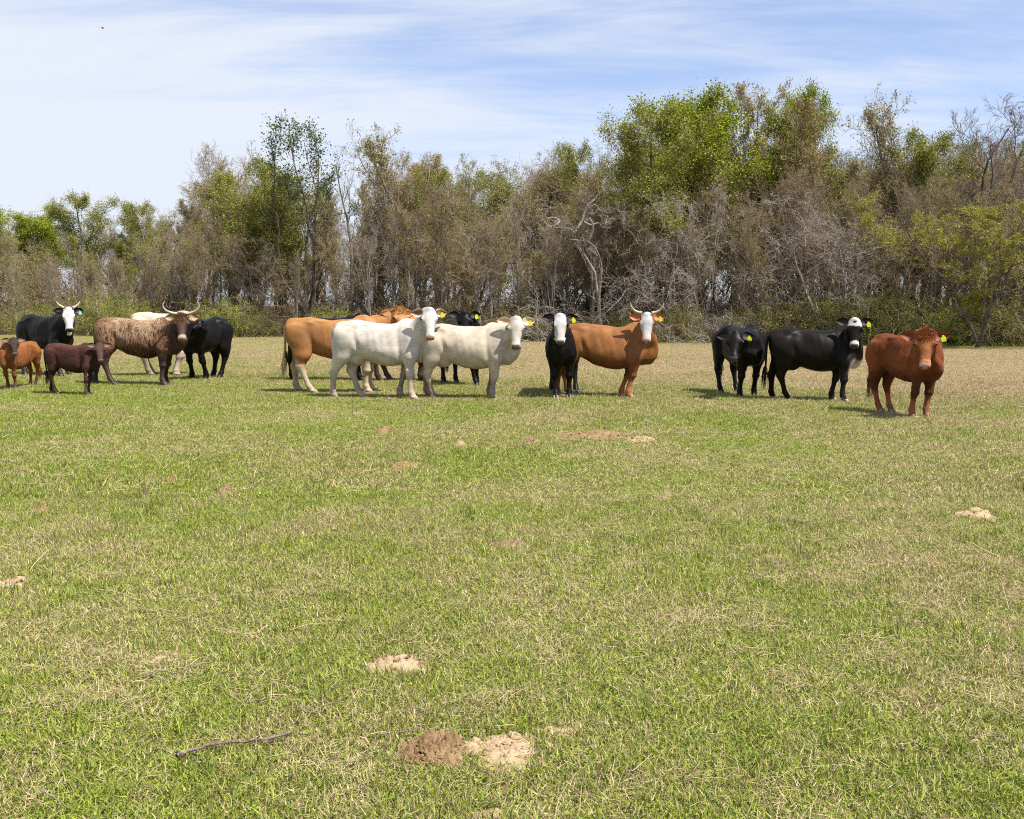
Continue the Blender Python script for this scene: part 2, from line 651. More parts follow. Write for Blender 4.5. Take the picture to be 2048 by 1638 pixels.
def straws(rng, P, length, rad, K=4, flat=0.25, r_attr=0.0):
    n = len(P)
    az = rng.rand(n) * 2 * PI
    el = np.abs(rng.normal(0, flat, n))
    Ls = length * (0.4 + rng.rand(n) * 1.1)
    d = np.stack([np.cos(az) * np.cos(el), np.sin(az) * np.cos(el), np.sin(el)], -1)
    cur = np.stack([P[:, 0], P[:, 1], 0.008 + rng.rand(n) * 0.03], -1)
    pts = [cur]
    for k in range(K - 1):
        d = d + rng.normal(0, 0.16, (n, 3)) - np.array([0, 0, 0.10])
        d = unit(d)
        cur = cur + d * (Ls / (K - 1))[:, None]
        cur[:, 2] = np.maximum(cur[:, 2], 0.012 + 0.012 * rng.rand(n))
        pts.append(cur)
    PP = np.stack(pts, 1)
    rr = rad * (0.6 + rng.rand(n) * 0.8)[:, None] * np.linspace(1.0, 0.45, K)[None]
    V, Q = tubes(PP, rr, 3)
    at = np.stack([np.full(n, r_attr), 0.5 + rng.rand(n) * 0.5, 0.5 + 0.5 * rng.rand(n)], -1)
    at = np.repeat(at[:, None], K * 3, 1).reshape(-1, 3)
    return V, Q, at


def leaflets(rng, P, size):
    """small clover-like leaves, one folded quad each"""
    n = len(P)
    az = rng.rand(n) * 2 * PI
    z = 0.008 + rng.rand(n) * 0.028
    s = size * (0.6 + rng.rand(n) * 0.8)
    tl = rng.normal(0, 0.35, n)
    d = np.stack([np.cos(az), np.sin(az), tl], -1)
    e = np.stack([-np.sin(az), np.cos(az), rng.normal(0, 0.3, n)], -1)
    c = np.stack([P[:, 0], P[:, 1], z], -1)
    V = np.stack([c - d * s[:, None] * 0.6, c + e * s[:, None] * 0.5, c + d * s[:, None] * 0.7, c - e * s[:, None] * 0.5], 1)
    V[:, :, 2] = np.maximum(V[:, :, 2], 0.003)
    Q = np.arange(n)[:, None] * 4 + np.arange(4)[None]
    at = np.stack([0.5 + 0.5 * rng.rand(n), 0.3 + rng.rand(n) * 0.6, rng.rand(n)], -1)
    return V.reshape(-1, 3), Q, np.repeat(at[:, None], 4, 1).reshape(-1, 3)


def sward_height(P):
    P3 = np.column_stack([P, np.zeros(len(P))])
    return 1.0 + 0.38 * vnoise(P3, 2.6, 5) + 0.25 * vnoise(P3, 9.0, 6)


def near_grass():
    rng = np.random.RandomState(11)
    g = Geo()
    Y0, Y1 = 2.55, 8.3
    # density falls with distance, the picture size of a blade does too
    n = 165000
    uu = rng.rand(n * 2)
    Yv = Y0 + (Y1 - Y0) * uu
    Xv = (rng.rand(n * 2) - 0.5) * 1.24 * (Yv + 0.2)
    keep = rng.rand(n * 2) < 0.5
    P = np.stack([Xv, Yv], -1)[keep]
    # clumping
    P3 = np.column_stack([P, np.zeros(len(P))])
    cl_ = 0.72 + 0.35 * vnoise(P3, 12, 3) + 0.2 * vnoise(P3, 31, 4)
    P = P[rng.rand(len(P)) < cl_]
    P = P[bare_mask(P)]
    hh = 0.046 * np.clip(sward_height(P), 0.45, 1.9)
    V, Q, T, K = blades(rng, P, hh, 0.0038, 0.70)
    g.add(V, Q, T, K)
    nt_ = 450000
    P = np.stack([(rng.rand(nt_) - .5) * 1.22, Y0 + (Y1 + 0.1 - Y0) * rng.rand(nt_) ** 0.93], -1)
    P[:, 0] *= P[:, 1] + 0.2
    P = P[bare_mask(P)]
    V, T, K = thatch(rng, P, 0.034, 0.0042)
    g.add(V, None, T, K)
    # taller bright tufts
    for k in range(240):
        y = rng.uniform(2.7, 8.0)
        x = rng.uniform(-0.58, 0.58) * y
        m_ = rng.randint(25, 70)
        PP = np.array([[x, y]]) + rng.normal(0, 0.035, (m_, 2))
        PP = PP[bare_mask(PP)]
        if len(PP) < 3:
            continue
        V, Q, T, K = blades(rng, PP, 0.075, 0.0042, 0.62)
        K[:, 0] = 0.45 + 0.5 * K[:, 0]
        g.add(V, Q, T, K)
    P = np.stack([(rng.rand(14000) - .5) * 1.2, Y0 + (6.0 - Y0) * rng.rand(14000)], -1)
    P[:, 0] *= P[:, 1]
    P = P[bare_mask(P)]
    V, Q, K = leaflets(rng, P, 0.0095)
    K[:, 1] *= 0.6
    g.add(V, Q, None, K)
    me = g.mesh('pasture_grass', M['blade'], 'blade', False)
    tag(add('pasture_grass', me), 'short green and straw coloured pasture grass in the foreground', 'grass', kind='stuff')
    # dead stems lying in the sward
    g = Geo()
    P = np.stack([(rng.rand(5200) - .5) * 1.2, Y0 + (8.6 - Y0) * rng.rand(5200) ** 1.1], -1)
    P[:, 0] *= P[:, 1]
    keepp = rng.rand(len(P)) < np.clip(0.45 + P[:, 0] * 0.22, 0.25, 1)
    P = P[keepp]
    P = P[bare_mask(P)]
    V, Q, K = straws(rng, P, 0.065, 0.0014)
    g.add(V, Q, None, K)
    # little heaps of straw
    for k in range(150):
        y = rng.uniform(2.8, 8.2)
        x = rng.uniform(-0.55, 0.6) * y
        if x < 0 and rng.rand() < 0.4:
            continue
        PP = np.array([[x, y]]) + rng.normal(0, 0.055, (rng.randint(15, 45), 2))
        V, Q, K = straws(rng, PP, 0.075, 0.0013, flat=0.5)
        g.add(V, Q, None, K)
    P = np.stack([(rng.rand(70) - .5) * 1.2, 2.7 + 4.5 * rng.rand(70)], -1)
    P[:, 0] *= P[:, 1]
    V, Q, K = straws(rng, P, 0.22, 0.0019, K=6)
    g.add(V, Q, None, K)
    me = g.mesh('dead_grass_stems', M['blade'], 'blade', True)
    tag(add('dead_grass_stems', me), 'pale dead grass stems strewn through the foreground pasture', 'dry grass', kind='stuff')


def far_grass():
    """the rest of the field: grown over with instanced patches of real blades (geometry nodes)"""
    rng = np.random.RandomState(21)
    g = Geo()
    NV = 4
    var = []
    for k in range(NV):
        n = 3200
        P = rng.rand(n, 2) - 0.5
        P3 = np.column_stack([P, np.full(n, k * 3.0)])
        P = P[rng.rand(n) < 0.72 + 0.4 * vnoise(P3, 14, 9)]
        V, Q, T, K = blades(rng, P, 0.052 + 0.012 * rng.rand(len(P)), 0.0048, 0.6)
        g.add(V, Q, T, K)
        m0 = len(V)
        V, T, K = thatch(rng, rng.rand(6500, 2) - 0.5, 0.040, 0.0065)
        g.add(V, None, T, K)
        m0 += len(V)
        for j in range(2):
            PP = rng.uniform(-.42, .42, (1, 2)) + rng.normal(0, 0.03, (40, 2))
            V, Q, T, K = blades(rng, PP, 0.10, 0.005, 0.5)
            g.add(V, Q, T, K)
            m0 += len(V)
        PP = rng.uniform(-.45, .45, (60, 2))
        V, Q, K = straws(rng, PP, 0.10, 0.0022, K=3, flat=0.4)
        g.add(V, Q, None, K)
        m0 += len(V)
        var.append(np.full(m0, k))
    pts = []
    y = 8.75
    while y < 53:
        hw = 0.60 * y + 2.5
        x = -math.ceil(hw)
        while x <= hw:
            if y + 0.35 * x < 48.2:
                pts.append((x + 0.5, y, 0.0))
            x += 1.0
        y += 1.0
    pts = np.array(pts)
    np_ = len(pts)
    var = np.concatenate(var + [np.full(np_, -1)]).astype(np.int32)
    V = np.vstack(g.V + [pts])
    K = np.vstack(g.K + [np.zeros((np_, 3))])
    me = make_mesh('field_grass', V, np.concatenate(g.Q), np.concatenate(g.T), M['blade'], K, 'blade', False)
    nv = len(V)
    if len(me.vertices) != nv:
        print('vertex count changed', len(me.vertices), nv)
    a = me.attributes.new('variant', 'INT', 'POINT')
    a.data.foreach_set('value', var)
    ro = np.zeros((nv, 3), np.float32)
    ro[-np_:, 2] = rng.randint(0, 4, np_) * PI / 2
    a = me.attributes.new('turn', 'FLOAT_VECTOR', 'POINT')
    a.data.foreach_set('vector', ro.ravel())
    pk = np.zeros(nv, np.int32)
    pk[-np_:] = rng.randint(0, NV, np_)
    a = me.attributes.new('pick', 'INT', 'POINT')
    a.data.foreach_set('value', pk)
    sc = np.ones((nv, 3), np.float32)
    hv = np.clip(0.9 + 0.25 * vnoise(pts, 0.9, 8), 0.55, 1.35) * np.clip(1.0 - (pts[:, 1] + 0.4 * pts[:, 0] - 20) / 40, 0.5, 1)
    sc[-np_:, 2] = hv
    a = me.attributes.new('size', 'FLOAT_VECTOR', 'POINT')
    a.data.foreach_set('vector', sc.ravel())
    o = add('field_grass', me)
    tag(o, 'short pasture grass under and around the herd', 'grass', kind='stuff')
    ng = bpy.data.node_groups.new('grass_patches', 'GeometryNodeTree')
    ng.interface.new_socket('Geometry', in_out='INPUT', socket_type='NodeSocketGeometry')
    ng.interface.new_socket('Geometry', in_out='OUTPUT', socket_type='NodeSocketGeometry')
    nn, ll = ng.nodes.new, ng.links.new
    gi, go = nn('NodeGroupInput'), nn('NodeGroupOutput')

    def named(nm, ty):
        a_ = nn('GeometryNodeInputNamedAttribute')
        a_.data_type = ty
        a_.inputs['Name'].default_value = nm
        return a_.outputs['Attribute']
    vv = named('variant', 'INT')
    join = nn('GeometryNodeJoinGeometry')

    def sel(k):
        c_ = nn('FunctionNodeCompare')
        c_.data_type = 'INT'
        c_.operation = 'EQUAL'
        ll(vv, c_.inputs[2])
        c_.inputs[3].default_value = k
        s_ = nn('GeometryNodeSeparateGeometry')
        s_.domain = 'POINT'
        ll(gi.outputs[0], s_.inputs['Geometry'])
        ll(c_.outputs[0], s_.inputs['Selection'])
        return s_.outputs['Selection']
    for k in range(NV):
        ti = nn('GeometryNodeGeometryToInstance')
        ll(sel(k), ti.inputs[0])
        ll(ti.outputs[0], join.inputs[0])
    ip = nn('GeometryNodeInstanceOnPoints')
    ll(sel(-1), ip.inputs['Points'])
    ll(join.outputs[0], ip.inputs['Instance'])
    ip.inputs['Pick Instance'].default_value = True
    ll(named('pick', 'INT'), ip.inputs['Instance Index'])
    ll(named('turn', 'FLOAT_VECTOR'), ip.inputs['Rotation'])
    ll(named('size', 'FLOAT_VECTOR'), ip.inputs['Scale'])
    ll(ip.outputs[0], go.inputs[0])
    md = o.modifiers.new('patches', 'NODES')
    md.node_group = ng


# ------------------------------------------------------------------ cattle
TORSO = [  # x, z top, z bottom, half width
    (-0.80, 1.19, 1.00, 0.05), (-0.77, 1.27, 0.86, 0.115), (-0.68, 1.315, 0.78, 0.165), (-0.54, 1.325, 0.74, 0.205),
    (-0.40, 1.34, 0.715, 0.240), (-0.28, 1.325, 0.665, 0.245), (-0.10, 1.295, 0.600, 0.285), (0.12, 1.285, 0.552, 0.312),
    (0.32, 1.29, 0.545, 0.300), (0.48, 1.32, 0.572, 0.250), (0.62, 1.335, 0.59, 0.205), (0.74, 1.28, 0.61, 0.17),
    (0.83, 1.19, 0.65, 0.13), (0.885, 1.08, 0.74, 0.08)]
HIND = [  # x, y, z, rx, ry
    (-0.50, 0.12, 1.20, 0.17, 0.09), (-0.53, 0.145, 1.06, 0.215, 0.115), (-0.555, 0.155, 0.90, 0.205, 0.115), (-0.56, 0.165, 0.77, 0.165, 0.10),
    (-0.585, 0.17, 0.65, 0.115, 0.078), (-0.635, 0.17, 0.54, 0.074, 0.056), (-0.680, 0.17, 0.455, 0.064, 0.048), (-0.676, 0.17, 0.38, 0.046, 0.038),
    (-0.662, 0.17, 0.27, 0.036, 0.032), (-0.655, 0.17, 0.17, 0.038, 0.034), (-0.648, 0.17, 0.125, 0.047, 0.042),
    (-0.630, 0.17, 0.085, 0.041, 0.038), (-0.610, 0.17, 0.055, 0.050, 0.044), (-0.605, 0.17, 0.03, 0.052, 0.046)]
FORE = [
    (0.58, 0.12, 1.16, 0.10, 0.07), (0.61, 0.155, 1.02, 0.135, 0.085), (0.63, 0.165, 0.86, 0.130, 0.088), (0.60, 0.165, 0.74, 0.115, 0.080),
    (0.575, 0.16, 0.64, 0.086, 0.066), (0.575, 0.155, 0.54, 0.066, 0.054), (0.585, 0.152, 0.44, 0.052, 0.048), (0.590, 0.15, 0.395, 0.058, 0.056),
    (0.580, 0.15, 0.33, 0.038, 0.036), (0.575, 0.15, 0.25, 0.035, 0.033), (0.575, 0.15, 0.17, 0.037, 0.035), (0.580, 0.15, 0.125, 0.046, 0.043),
    (0.597, 0.15, 0.085, 0.040, 0.038), (0.615, 0.15, 0.055, 0.050, 0.046), (0.620, 0.15, 0.03, 0.052, 0.048)]
HEAD = [  # s, top, bottom, half width
    (-0.07, -0.06, -0.14, 0.045), (-0.045, -0.02, -0.18, 0.078), (0.0, 0.0, -0.205, 0.108), (0.06, 0.012, -0.225, 0.130), (0.12, 0.014, -0.235, 0.143),
    (0.165, 0.008, -0.235, 0.144), (0.21, 0.000, -0.228, 0.126), (0.26, -0.006, -0.212, 0.104), (0.315, -0.012, -0.192, 0.088),
    (0.37, -0.016, -0.176, 0.080), (0.41, -0.016, -0.170, 0.084), (0.45, -0.020, -0.165, 0.088), (0.482, -0.034, -0.155, 0.078), (0.503, -0.06, -0.13, 0.052)]
HIND = [(a, b, c, d * (1.12 if c > 0.7 else 1.42), e * (1.05 if c > 0.7 else 1.38)) for a, b, c, d, e in HIND]
FORE = [(a, b, c, d * (1.08 if c > 0.8 else 1.44), e * (1.0 if c > 0.8 else 1.38)) for a, b, c, d, e in FORE]


def smooth_mesh(V, E, it, wgt):
    V = V.copy()
    n = len(V)
    deg = np.bincount(E.ravel(), minlength=n).astype(float)[:, None]
    for k in range(it):
        S = np.zeros_like(V)
        for c in range(3):
            S[:, c] = np.bincount(E[:, 0], V[E[:, 1], c], n) + np.bincount(E[:, 1], V[E[:, 0], c], n)
        V += (S / np.maximum(deg, 1) - V) * wgt[:, None]
    return V


HERD = 'cattle standing in a line across the pasture'


def make_cow(name, label, cat, px, py, yaw, H, poll, pitch=62, hyaw=0.0, hroll=0.0, feet=None, Lf=1.0, Wf=0.93, headf=1.0, hoff=0.15,
             style=None, mtl='coat', tags='', horns=None, forelock=0, neck=1.0, voxel=0.020, hooves=(0.10, 0.085, 0.07), tail=1.0,
             udder=False, dewlap=1.0, face_cam=True, seed=1, ear_drop=0.2, belly=0.0, hyaw_abs=None):
    rng = np.random.RandomState(seed)
    base = ground(px, py)
    ya = R(yaw)
    s = H / 1.33
    sx = s * Lf
    root = empty(name, base, ya)
    tag(root, label, cat, HERD)
    cy_, sy_ = math.cos(ya), math.sin(ya)

    def to_local(Wp):
        d = np.asarray(Wp, float) - base
        return np.array([d[0] * cy_ + d[1] * sy_, -d[0] * sy_ + d[1] * cy_, d[2]])

    def vec_local(v_):
        return np.array([v_[0] * cy_ + v_[1] * sy_, -v_[0] * sy_ + v_[1] * cy_, v_[2]])
    S = 28
    th = np.arange(S) * 2 * PI / S
    g = Geo()
    # torso
    A = crom(TORSO, 46)
    x, zt, zb, hw = A.T
    if belly:
        zb = zb - belly * np.exp(-((x - 0.1) / 0.34) ** 2)
    zm, hz = (zt + zb) / 2, (zt - zb) / 2
    ct, st = np.cos(th), np.sin(th)
    sc_ = np.sign(ct) * np.abs(ct) ** 0.84
    ss_ = np.sign(st) * np.abs(st) ** 0.92
    yy = hw[:, None] * Wf * sc_[None] * (1 - 0.20 * ss_[None])
    zz_ = zm[:, None] + hz[:, None] * ss_[None]
    rings = np.stack([np.repeat(x[:, None], S, 1) * sx, yy * s, zz_ * s], -1)
    g.add(*loft(rings))
    # hip bones, pin bones, shoulder, brisket
    def ell(c, r_, K=9):
        ph = np.linspace(0.12, PI - 0.12, K)
        rg = np.stack([c[0] + r_[0] * np.sin(ph)[:, None] * ct[None], c[1] + r_[1] * np.sin(ph)[:, None] * st[None], c[2] + r_[2] * np.repeat(-np.cos(ph)[:, None], S, 1)], -1)
        V, Q, T = loft(rg)
        g.add(V, Q, T)
    for sg in (-1, 1):
        ell((-0.38 * sx, sg * 0.155 * s * Wf, 1.235 * s), (0.09 * s, 0.05 * s, 0.045 * s))
        ell((-0.745 * sx, sg * 0.10 * s * Wf, 1.13 * s), (0.06 * s, 0.05 * s, 0.07 * s))
        ell((0.66 * sx, sg * 0.13 * s * Wf, 0.98 * s), (0.15 * s, 0.10 * s, 0.24 * s))
    ell((-0.70 * sx, 0, 1.225 * s), (0.11 * s, 0.05 * s, 0.06 * s))
    ell((0.76 * sx, 0, 0.74 * s), (0.12 * s, 0.11 * s, 0.16 * s))
    ell((0.52 * sx, 0, 1.30 * s), (0.16 * s, 0.055 * s, 0.065 * s))
    if udder:
        ell((-0.38 * sx, 0, 0.66 * s), (0.16 * s, 0.12 * s, 0.12 * s))
    # legs
    foot_pts = []
    for li, (tab, sg) in enumerate(((FORE, 1), (FORE, -1), (HIND, 1), (HIND, -1))):
        A = np.array(tab, float)
        A[:, 1] *= sg * (0.9 + 0.1 * Wf)
        A[:, 0] *= sx
        A[:, 1:] *= s
        A[:, 3] *= s
        dx, dy = 0.0, 0.0
        if feet is not None and feet[li] is not None:
            f = to_local(ground(*feet[li]))
            dx, dy = f[0] - A[-1, 0], f[1] - A[-1, 1]
            dx = max(-0.34, min(0.34, dx))
            dy = max(-0.16, min(0.16, dy))
        else:
            dx, dy = rng.normal(0, 0.05, 2)
            dy *= 0.4
        ztop = 1.0 * s
        k = np.clip((ztop - A[:, 2]) / ztop, 0, 1) ** 1.15
        A[:, 0] += dx * k
        A[:, 1] += dy * k
        A = crom(A, 44)
        rg = np.stack([A[:, 0:1] + A[:, 3:4] * ct[None], A[:, 1:2] + A[:, 4:5] * st[None] / 1.0, np.repeat(A[:, 2:3], S, 1)], -1)
        g.add(*loft(rg))
        foot_pts.append((A[-1, 0], A[-1, 1]))
    # head frame
    chest = base + np.array([cy_, sy_, 0]) * 0.8 * sx
    pw = at_depth(poll[0], poll[1], chest[1] - hoff)
    P = to_local(pw)
    if hyaw_abs is not None:
        hy = R(hyaw_abs)
    else:
        hy = math.atan2(-pw[1], -pw[0]) + R(hyaw)
    pt = R(pitch)
    Fw = np.array([math.cos(hy) * math.cos(pt), math.sin(hy) * math.cos(pt), -math.sin(pt)])
    Uw = np.array([math.cos(hy) * math.sin(pt), math.sin(hy) * math.sin(pt), math.cos(pt)])
    Lw = np.cross(Uw, Fw)
    if hroll:
        c_, s_ = math.cos(R(hroll)), math.sin(R(hroll))
        Uw, Lw = Uw * c_ + Lw * s_, Lw * c_ - Uw * s_
    Fv, Uv, Lv = vec_local(Fw), vec_local(Uw), vec_local(Lw)
    hs = s * headf
    A = crom(HEAD, 40)
    sh = np.array([1.0])
    ctr = (A[:, 1] + A[:, 2]) / 2
    hh = (A[:, 1] - A[:, 2]) / 2
    # triangular cross section: wider at the forehead than at the jaw
    jaw = 0.80 + 0.14 * ss_
    rg = (P[None, None] + Fv * (A[:, 0] * hs)[:, None, None]
          + Uv * ((ctr[:, None] + hh[:, None] * ss_[None]) * hs)[:, :, None]
          + Lv * ((A[:, 3][:, None] * sc_[None] * (0.90 + 0.10 * ss_[None])) * hs)[:, :, None])
    g.add(*loft(rg))

    def hp(a, b_, c_):
        return P + (Fv * a + Uv * b_ + Lv * c_) * hs

    def hell(c, r_):
        ph = np.linspace(0.12, PI - 0.12, 7)
        cc_ = hp(*c)
        rg = cc_ + hs * (Fv * (r_[0] * np.sin(ph)[:, None] * ct[None])[..., None] + Lv * (r_[2] * np.sin(ph)[:, None] * st[None])[..., None] + Uv * (r_[1] * np.repeat(-np.cos(ph)[:, None], S, 1))[..., None])
        g.add(*loft(rg))
    for sg in (-1, 1):
        hell((0.160, -0.035, sg * 0.122), (0.05, 0.034, 0.028))   # brow and eye socket
        hell((0.14, -0.16, sg * 0.085), (0.11, 0.07, 0.035))        # cheek
        hell((0.455, -0.065, sg * 0.048), (0.040, 0.032, 0.036))   # nostril wings
    hell((0.0, -0.01, 0), (0.05, 0.035, 0.06))
    # neck
    Hc = hp(0.02, -0.10, 0)
    Bk = -Fv.copy()
    Bk[2] = 0
    Bk = unit(Bk)
    B0 = np.array([0.50 * sx, 0, 1.03 * s])
    vdir = Hc - B0
    B1 = B0 + np.array([0.30 * s, 0, -0.02 * s])
    B2 = Hc + Bk * 0.10 * s + np.array([0, 0, -0.10 * s]) - unit(vdir) * 0.03 * s
    tt = np.linspace(0, 1, 26)[:, None]
    cur = (1 - tt) ** 3 * B0 + 3 * (1 - tt) ** 2 * tt * B1 + 3 * (1 - tt) * tt ** 2 * B2 + tt ** 3 * Hc
    tn = unit(np.gradient(cur, axis=0))
    lat = unit(np.cross(np.array([0, 0, 1.0]), tn) + 1e-6)
    # lateral axis turns from the body's to the head's
    blend = tt ** 1.5
    latv = unit(lat)
    upv = unit(np.cross(tn, latv))
    kk = tt[:, 0]
    rv = (0.270 * (1 - kk) ** 1.0 + 0.140 * kk + 0.035 * np.sin(kk * PI)) * s
    rl = (0.175 * (1 - kk) + 0.115 * kk) * s * neck
    rg = cur[:, None] + upv[:, None] * (rv[:, None] * ss_[None])[..., None] + latv[:, None] * (rl[:, None] * sc_[None])[..., None]
    g.add(*loft(rg))
    # dewlap
    if dewlap:
        t0_ = hp(0.10, -0.20, 0)
        t3_ = np.array([0.84 * sx, 0, 0.70 * s])
        out_ = unit(vec_local(Fw * np.array([1, 1, 0])) + np.array([0.6, 0, 0]))
        t1_ = t0_ + np.array([0, 0, -0.16 * s]) + out_ * 0.01 * s
        t2_ = t3_ + np.array([0.05 * s, 0, 0.16 * s])
        q_ = np.linspace(0, 1, 16)[:, None]
        ci = (1 - q_) ** 3 * t0_ + 3 * (1 - q_) ** 2 * q_ * t1_ + 3 * (1 - q_) * q_ ** 2 * t2_ + q_ ** 3 * t3_
        tg_ = unit(np.gradient(ci, axis=0))
        li_ = unit(np.cross(tg_, np.array([1.0, 0, 0.0]) * (1 - q_ * 0) + 0 * ci) + 1e-6)
        li_ = np.where((np.abs(tg_[:, 2:3]) > 0.2), unit(np.cross(tg_, np.array([[1.0, 0, 0]]))), np.array([[0, 1.0, 0]]))
        ui_ = unit(np.cross(tg_, li_))
        di = (0.05 + 0.055 * dewlap * np.sin(q_[:, 0] * PI)) * s
        dl_ = (0.05 + 0.045 * q_[:, 0]) * s
        rg = ci[:, None] + ui_[:, None] * (di[:, None] * ss_[None])[..., None] + li_[:, None] * (dl_[:, None] * sc_[None])[..., None]
        g.add(*loft(rg))
    V = np.vstack(g.V)
    me0 = make_mesh('tmp', V, np.vstack(g.Q), np.vstack(g.T), M['coat'])
    ob = add('tmp_body', me0)
    md = ob.modifiers.new('r', 'REMESH')
    md.mode = 'VOXEL'
    md.voxel_size = voxel
    md.use_smooth_shade = True
    dg = bpy.context.evaluated_depsgraph_get()
    me = bpy.data.meshes.new_from_object(ob.evaluated_get(dg))
    bpy.data.objects.remove(ob)
    bpy.data.meshes.remove(me0)
    n = len(me.vertices)
    V = np.zeros(n * 3, np.float32)
    me.vertices.foreach_get('co', V)
    V = V.reshape(-1, 3).astype(float)
    E = np.zeros(len(me.edges) * 2, np.int32)
    me.edges.foreach_get('vertices', E)
    E = E.reshape(-1, 2)
    D = V - P
    hl = np.stack([D @ Fv, D @ Uv, D @ Lv], -1) / hs
    inhead = (hl[:, 0] > -0.05) & (hl[:, 0] < 0.6) & (hl[:, 1] > -0.26) & (hl[:, 1] < 0.08) & (np.abs(hl[:, 2]) < 0.19) & ((hl[:, 0] < 0.3) | (hl[:, 1] > -0.20))
    wgt = np.where(V[:, 2] < 0.5 * s, 0.07, 0.55)
    wgt = np.where(inhead, 0.12, wgt)
    V = smooth_mesh(V, E, 12, wgt)
    # muscle and fat relief
    nrm = np.zeros(n * 3, np.float32)
    me.vertices.foreach_get('normal', nrm)
    nrm = nrm.reshape(-1, 3)
    amp = np.where(V[:, 2] > 0.5 * s, 0.010, 0.002) * np.where(inhead, 0.2, 1.0) * s
    V += nrm * (amp * (vnoise(V, 8.0, seed) + 0.35 * vnoise(V, 21.0, seed + 3)))[:, None]
    # loose skin: upright folds on the neck, faint ribs
    ng_ = np.exp(-((V[:, 0] / s - 0.72) / 0.16) ** 2) * (V[:, 2] > 0.72 * s) * (~inhead)
    V += nrm * (ng_ * 0.008 * s * vnoise(V * np.array([2.4, 1.2, 0.5]), 13.0, seed + 5))[:, None]
    rb_ = np.exp(-((V[:, 0] / sx - 0.12) / 0.26) ** 2) * np.exp(-((V[:, 2] / s - 0.98) / 0.20) ** 2)
    V += nrm * (rb_ * 0.0020 * s * np.sin((V[:, 0] + 0.25 * V[:, 2]) / s * 52.0))[:, None]
    # hollow flank in front of the hip, furrow behind the shoulder
    side_ = np.abs(V[:, 1]) > 0.12 * s
    dfl = np.exp(-(((V[:, 0] / sx + 0.20) / 0.13) ** 2) - (((V[:, 2] / s - 1.14) / 0.15) ** 2))
    dsh = np.exp(-(((V[:, 0] / sx - 0.42 + 0.10 * (V[:, 2] / s - 0.9)) / 0.045) ** 2) - (((V[:, 2] / s - 0.88) / 0.28) ** 2))
    dth = np.exp(-(((V[:, 0] / sx + 0.33 + 0.25 * (V[:, 2] / s - 0.9)) / 0.045) ** 2) - (((V[:, 2] / s - 0.88) / 0.20) ** 2))
    V -= nrm * ((dfl * 0.022 + dsh * 0.030 + dth * 0.032) * s * side_)[:, None]
    me.vertices.foreach_set('co', V.astype(np.float32).ravel())
    me.polygons.foreach_set('use_smooth', np.ones(len(me.polygons), bool))
    nz = vnoise(V, 16.0, seed + 7)
    nl = vnoise(V, 4.5, seed + 9)
    K = style(V / np.array([sx, s, s]), hl, inhead, nz, nl)
    mark = None
    if isinstance(K, tuple):
        K, mark = K
    a = me.attributes.new('coat', 'FLOAT_COLOR', 'POINT')
    c4 = np.ones((n, 4), np.float32)
    c4[:, :3] = K
    a.data.foreach_set('color', c4.ravel())
    if mark is not None:
        a = me.attributes.new('mark', 'FLOAT_COLOR', 'POINT')
        c4[:, :3] = mark[:, None]
        a.data.foreach_set('color', c4.ravel())
    me.materials.clear()
    me.materials.append(M[mtl])
    me.name = 'body'
    me.update()
    add('body', me, root)
    # colour lookups for the hair parts
    body_c = style.body
    ear_out, ear_in = style.ear
    # ears
    for sg in (-1, 1):
        na, nb = 12, 9
        aa = np.linspace(0, 1, na)
        bb = np.linspace(-1, 1, nb)
        wv = 0.078 * np.sin(PI * np.clip(aa * 0.93 + 0.07, 0, 1) ** 0.75) ** 0.8
        ax = Lv * sg * 0.93 - Uv * ear_drop - Fv * 0.10
        ax = unit(ax)
        fr = unit(Uv * 0.72 + Fv * 0.10 + Lv * sg * 0.12)          # the opening looks along the face normal
        wd = unit(np.cross(ax, fr))
        o0 = hp(0.025, -0.075, sg * 0.110)
        A_, B_ = np.meshgrid(aa, bb, indexing='ij')
        cup = (1 - B_ ** 2)
        base_ = (o0 + ax * (A_ * 0.205 * hs)[..., None] + wd * (B_ * wv[:, None] * hs)[..., None])
        back = base_ - fr * ((cup * 0.040 + 0.010) * np.sin(PI * np.clip(A_ * .8 + .1, 0, 1)) * hs)[..., None] - fr * 0.003
        front = back + fr * (0.011 * hs)
        VV = np.vstack([front.reshape(-1, 3), back.reshape(-1, 3)])
        i = np.arange(na - 1)[:, None] * nb
        j = np.arange(nb - 1)[None]
        q = np.stack([i + j, i + j + 1, i + nb + j + 1, i + nb + j], -1).reshape(-1, 4)
        q2 = q[:, ::-1] + na * nb
        rim = list(range(nb)) + [r_ * nb + nb - 1 for r_ in range(1, na)] + [(na - 1) * nb + c_ for c_ in range(nb - 2, -1, -1)] + [r_ * nb for r_ in range(na - 2, 0, -1)]
        rq = [(rim[k], rim[(k + 1) % len(rim)], rim[(k + 1) % len(rim)] + na * nb, rim[k] + na * nb) for k in range(len(rim))]
        kin = np.where((np.abs(B_) < 0.62)[..., None], np.array(ear_in), np.array(ear_out)).reshape(-1, 3)
        kout = np.repeat(np.array([ear_out]), na * nb, 0)
        add('ear', make_mesh('ear', VV, np.vstack([q, q2, np.array(rq)]), None, M['hair'], np.vstack([kin, kout])), root)
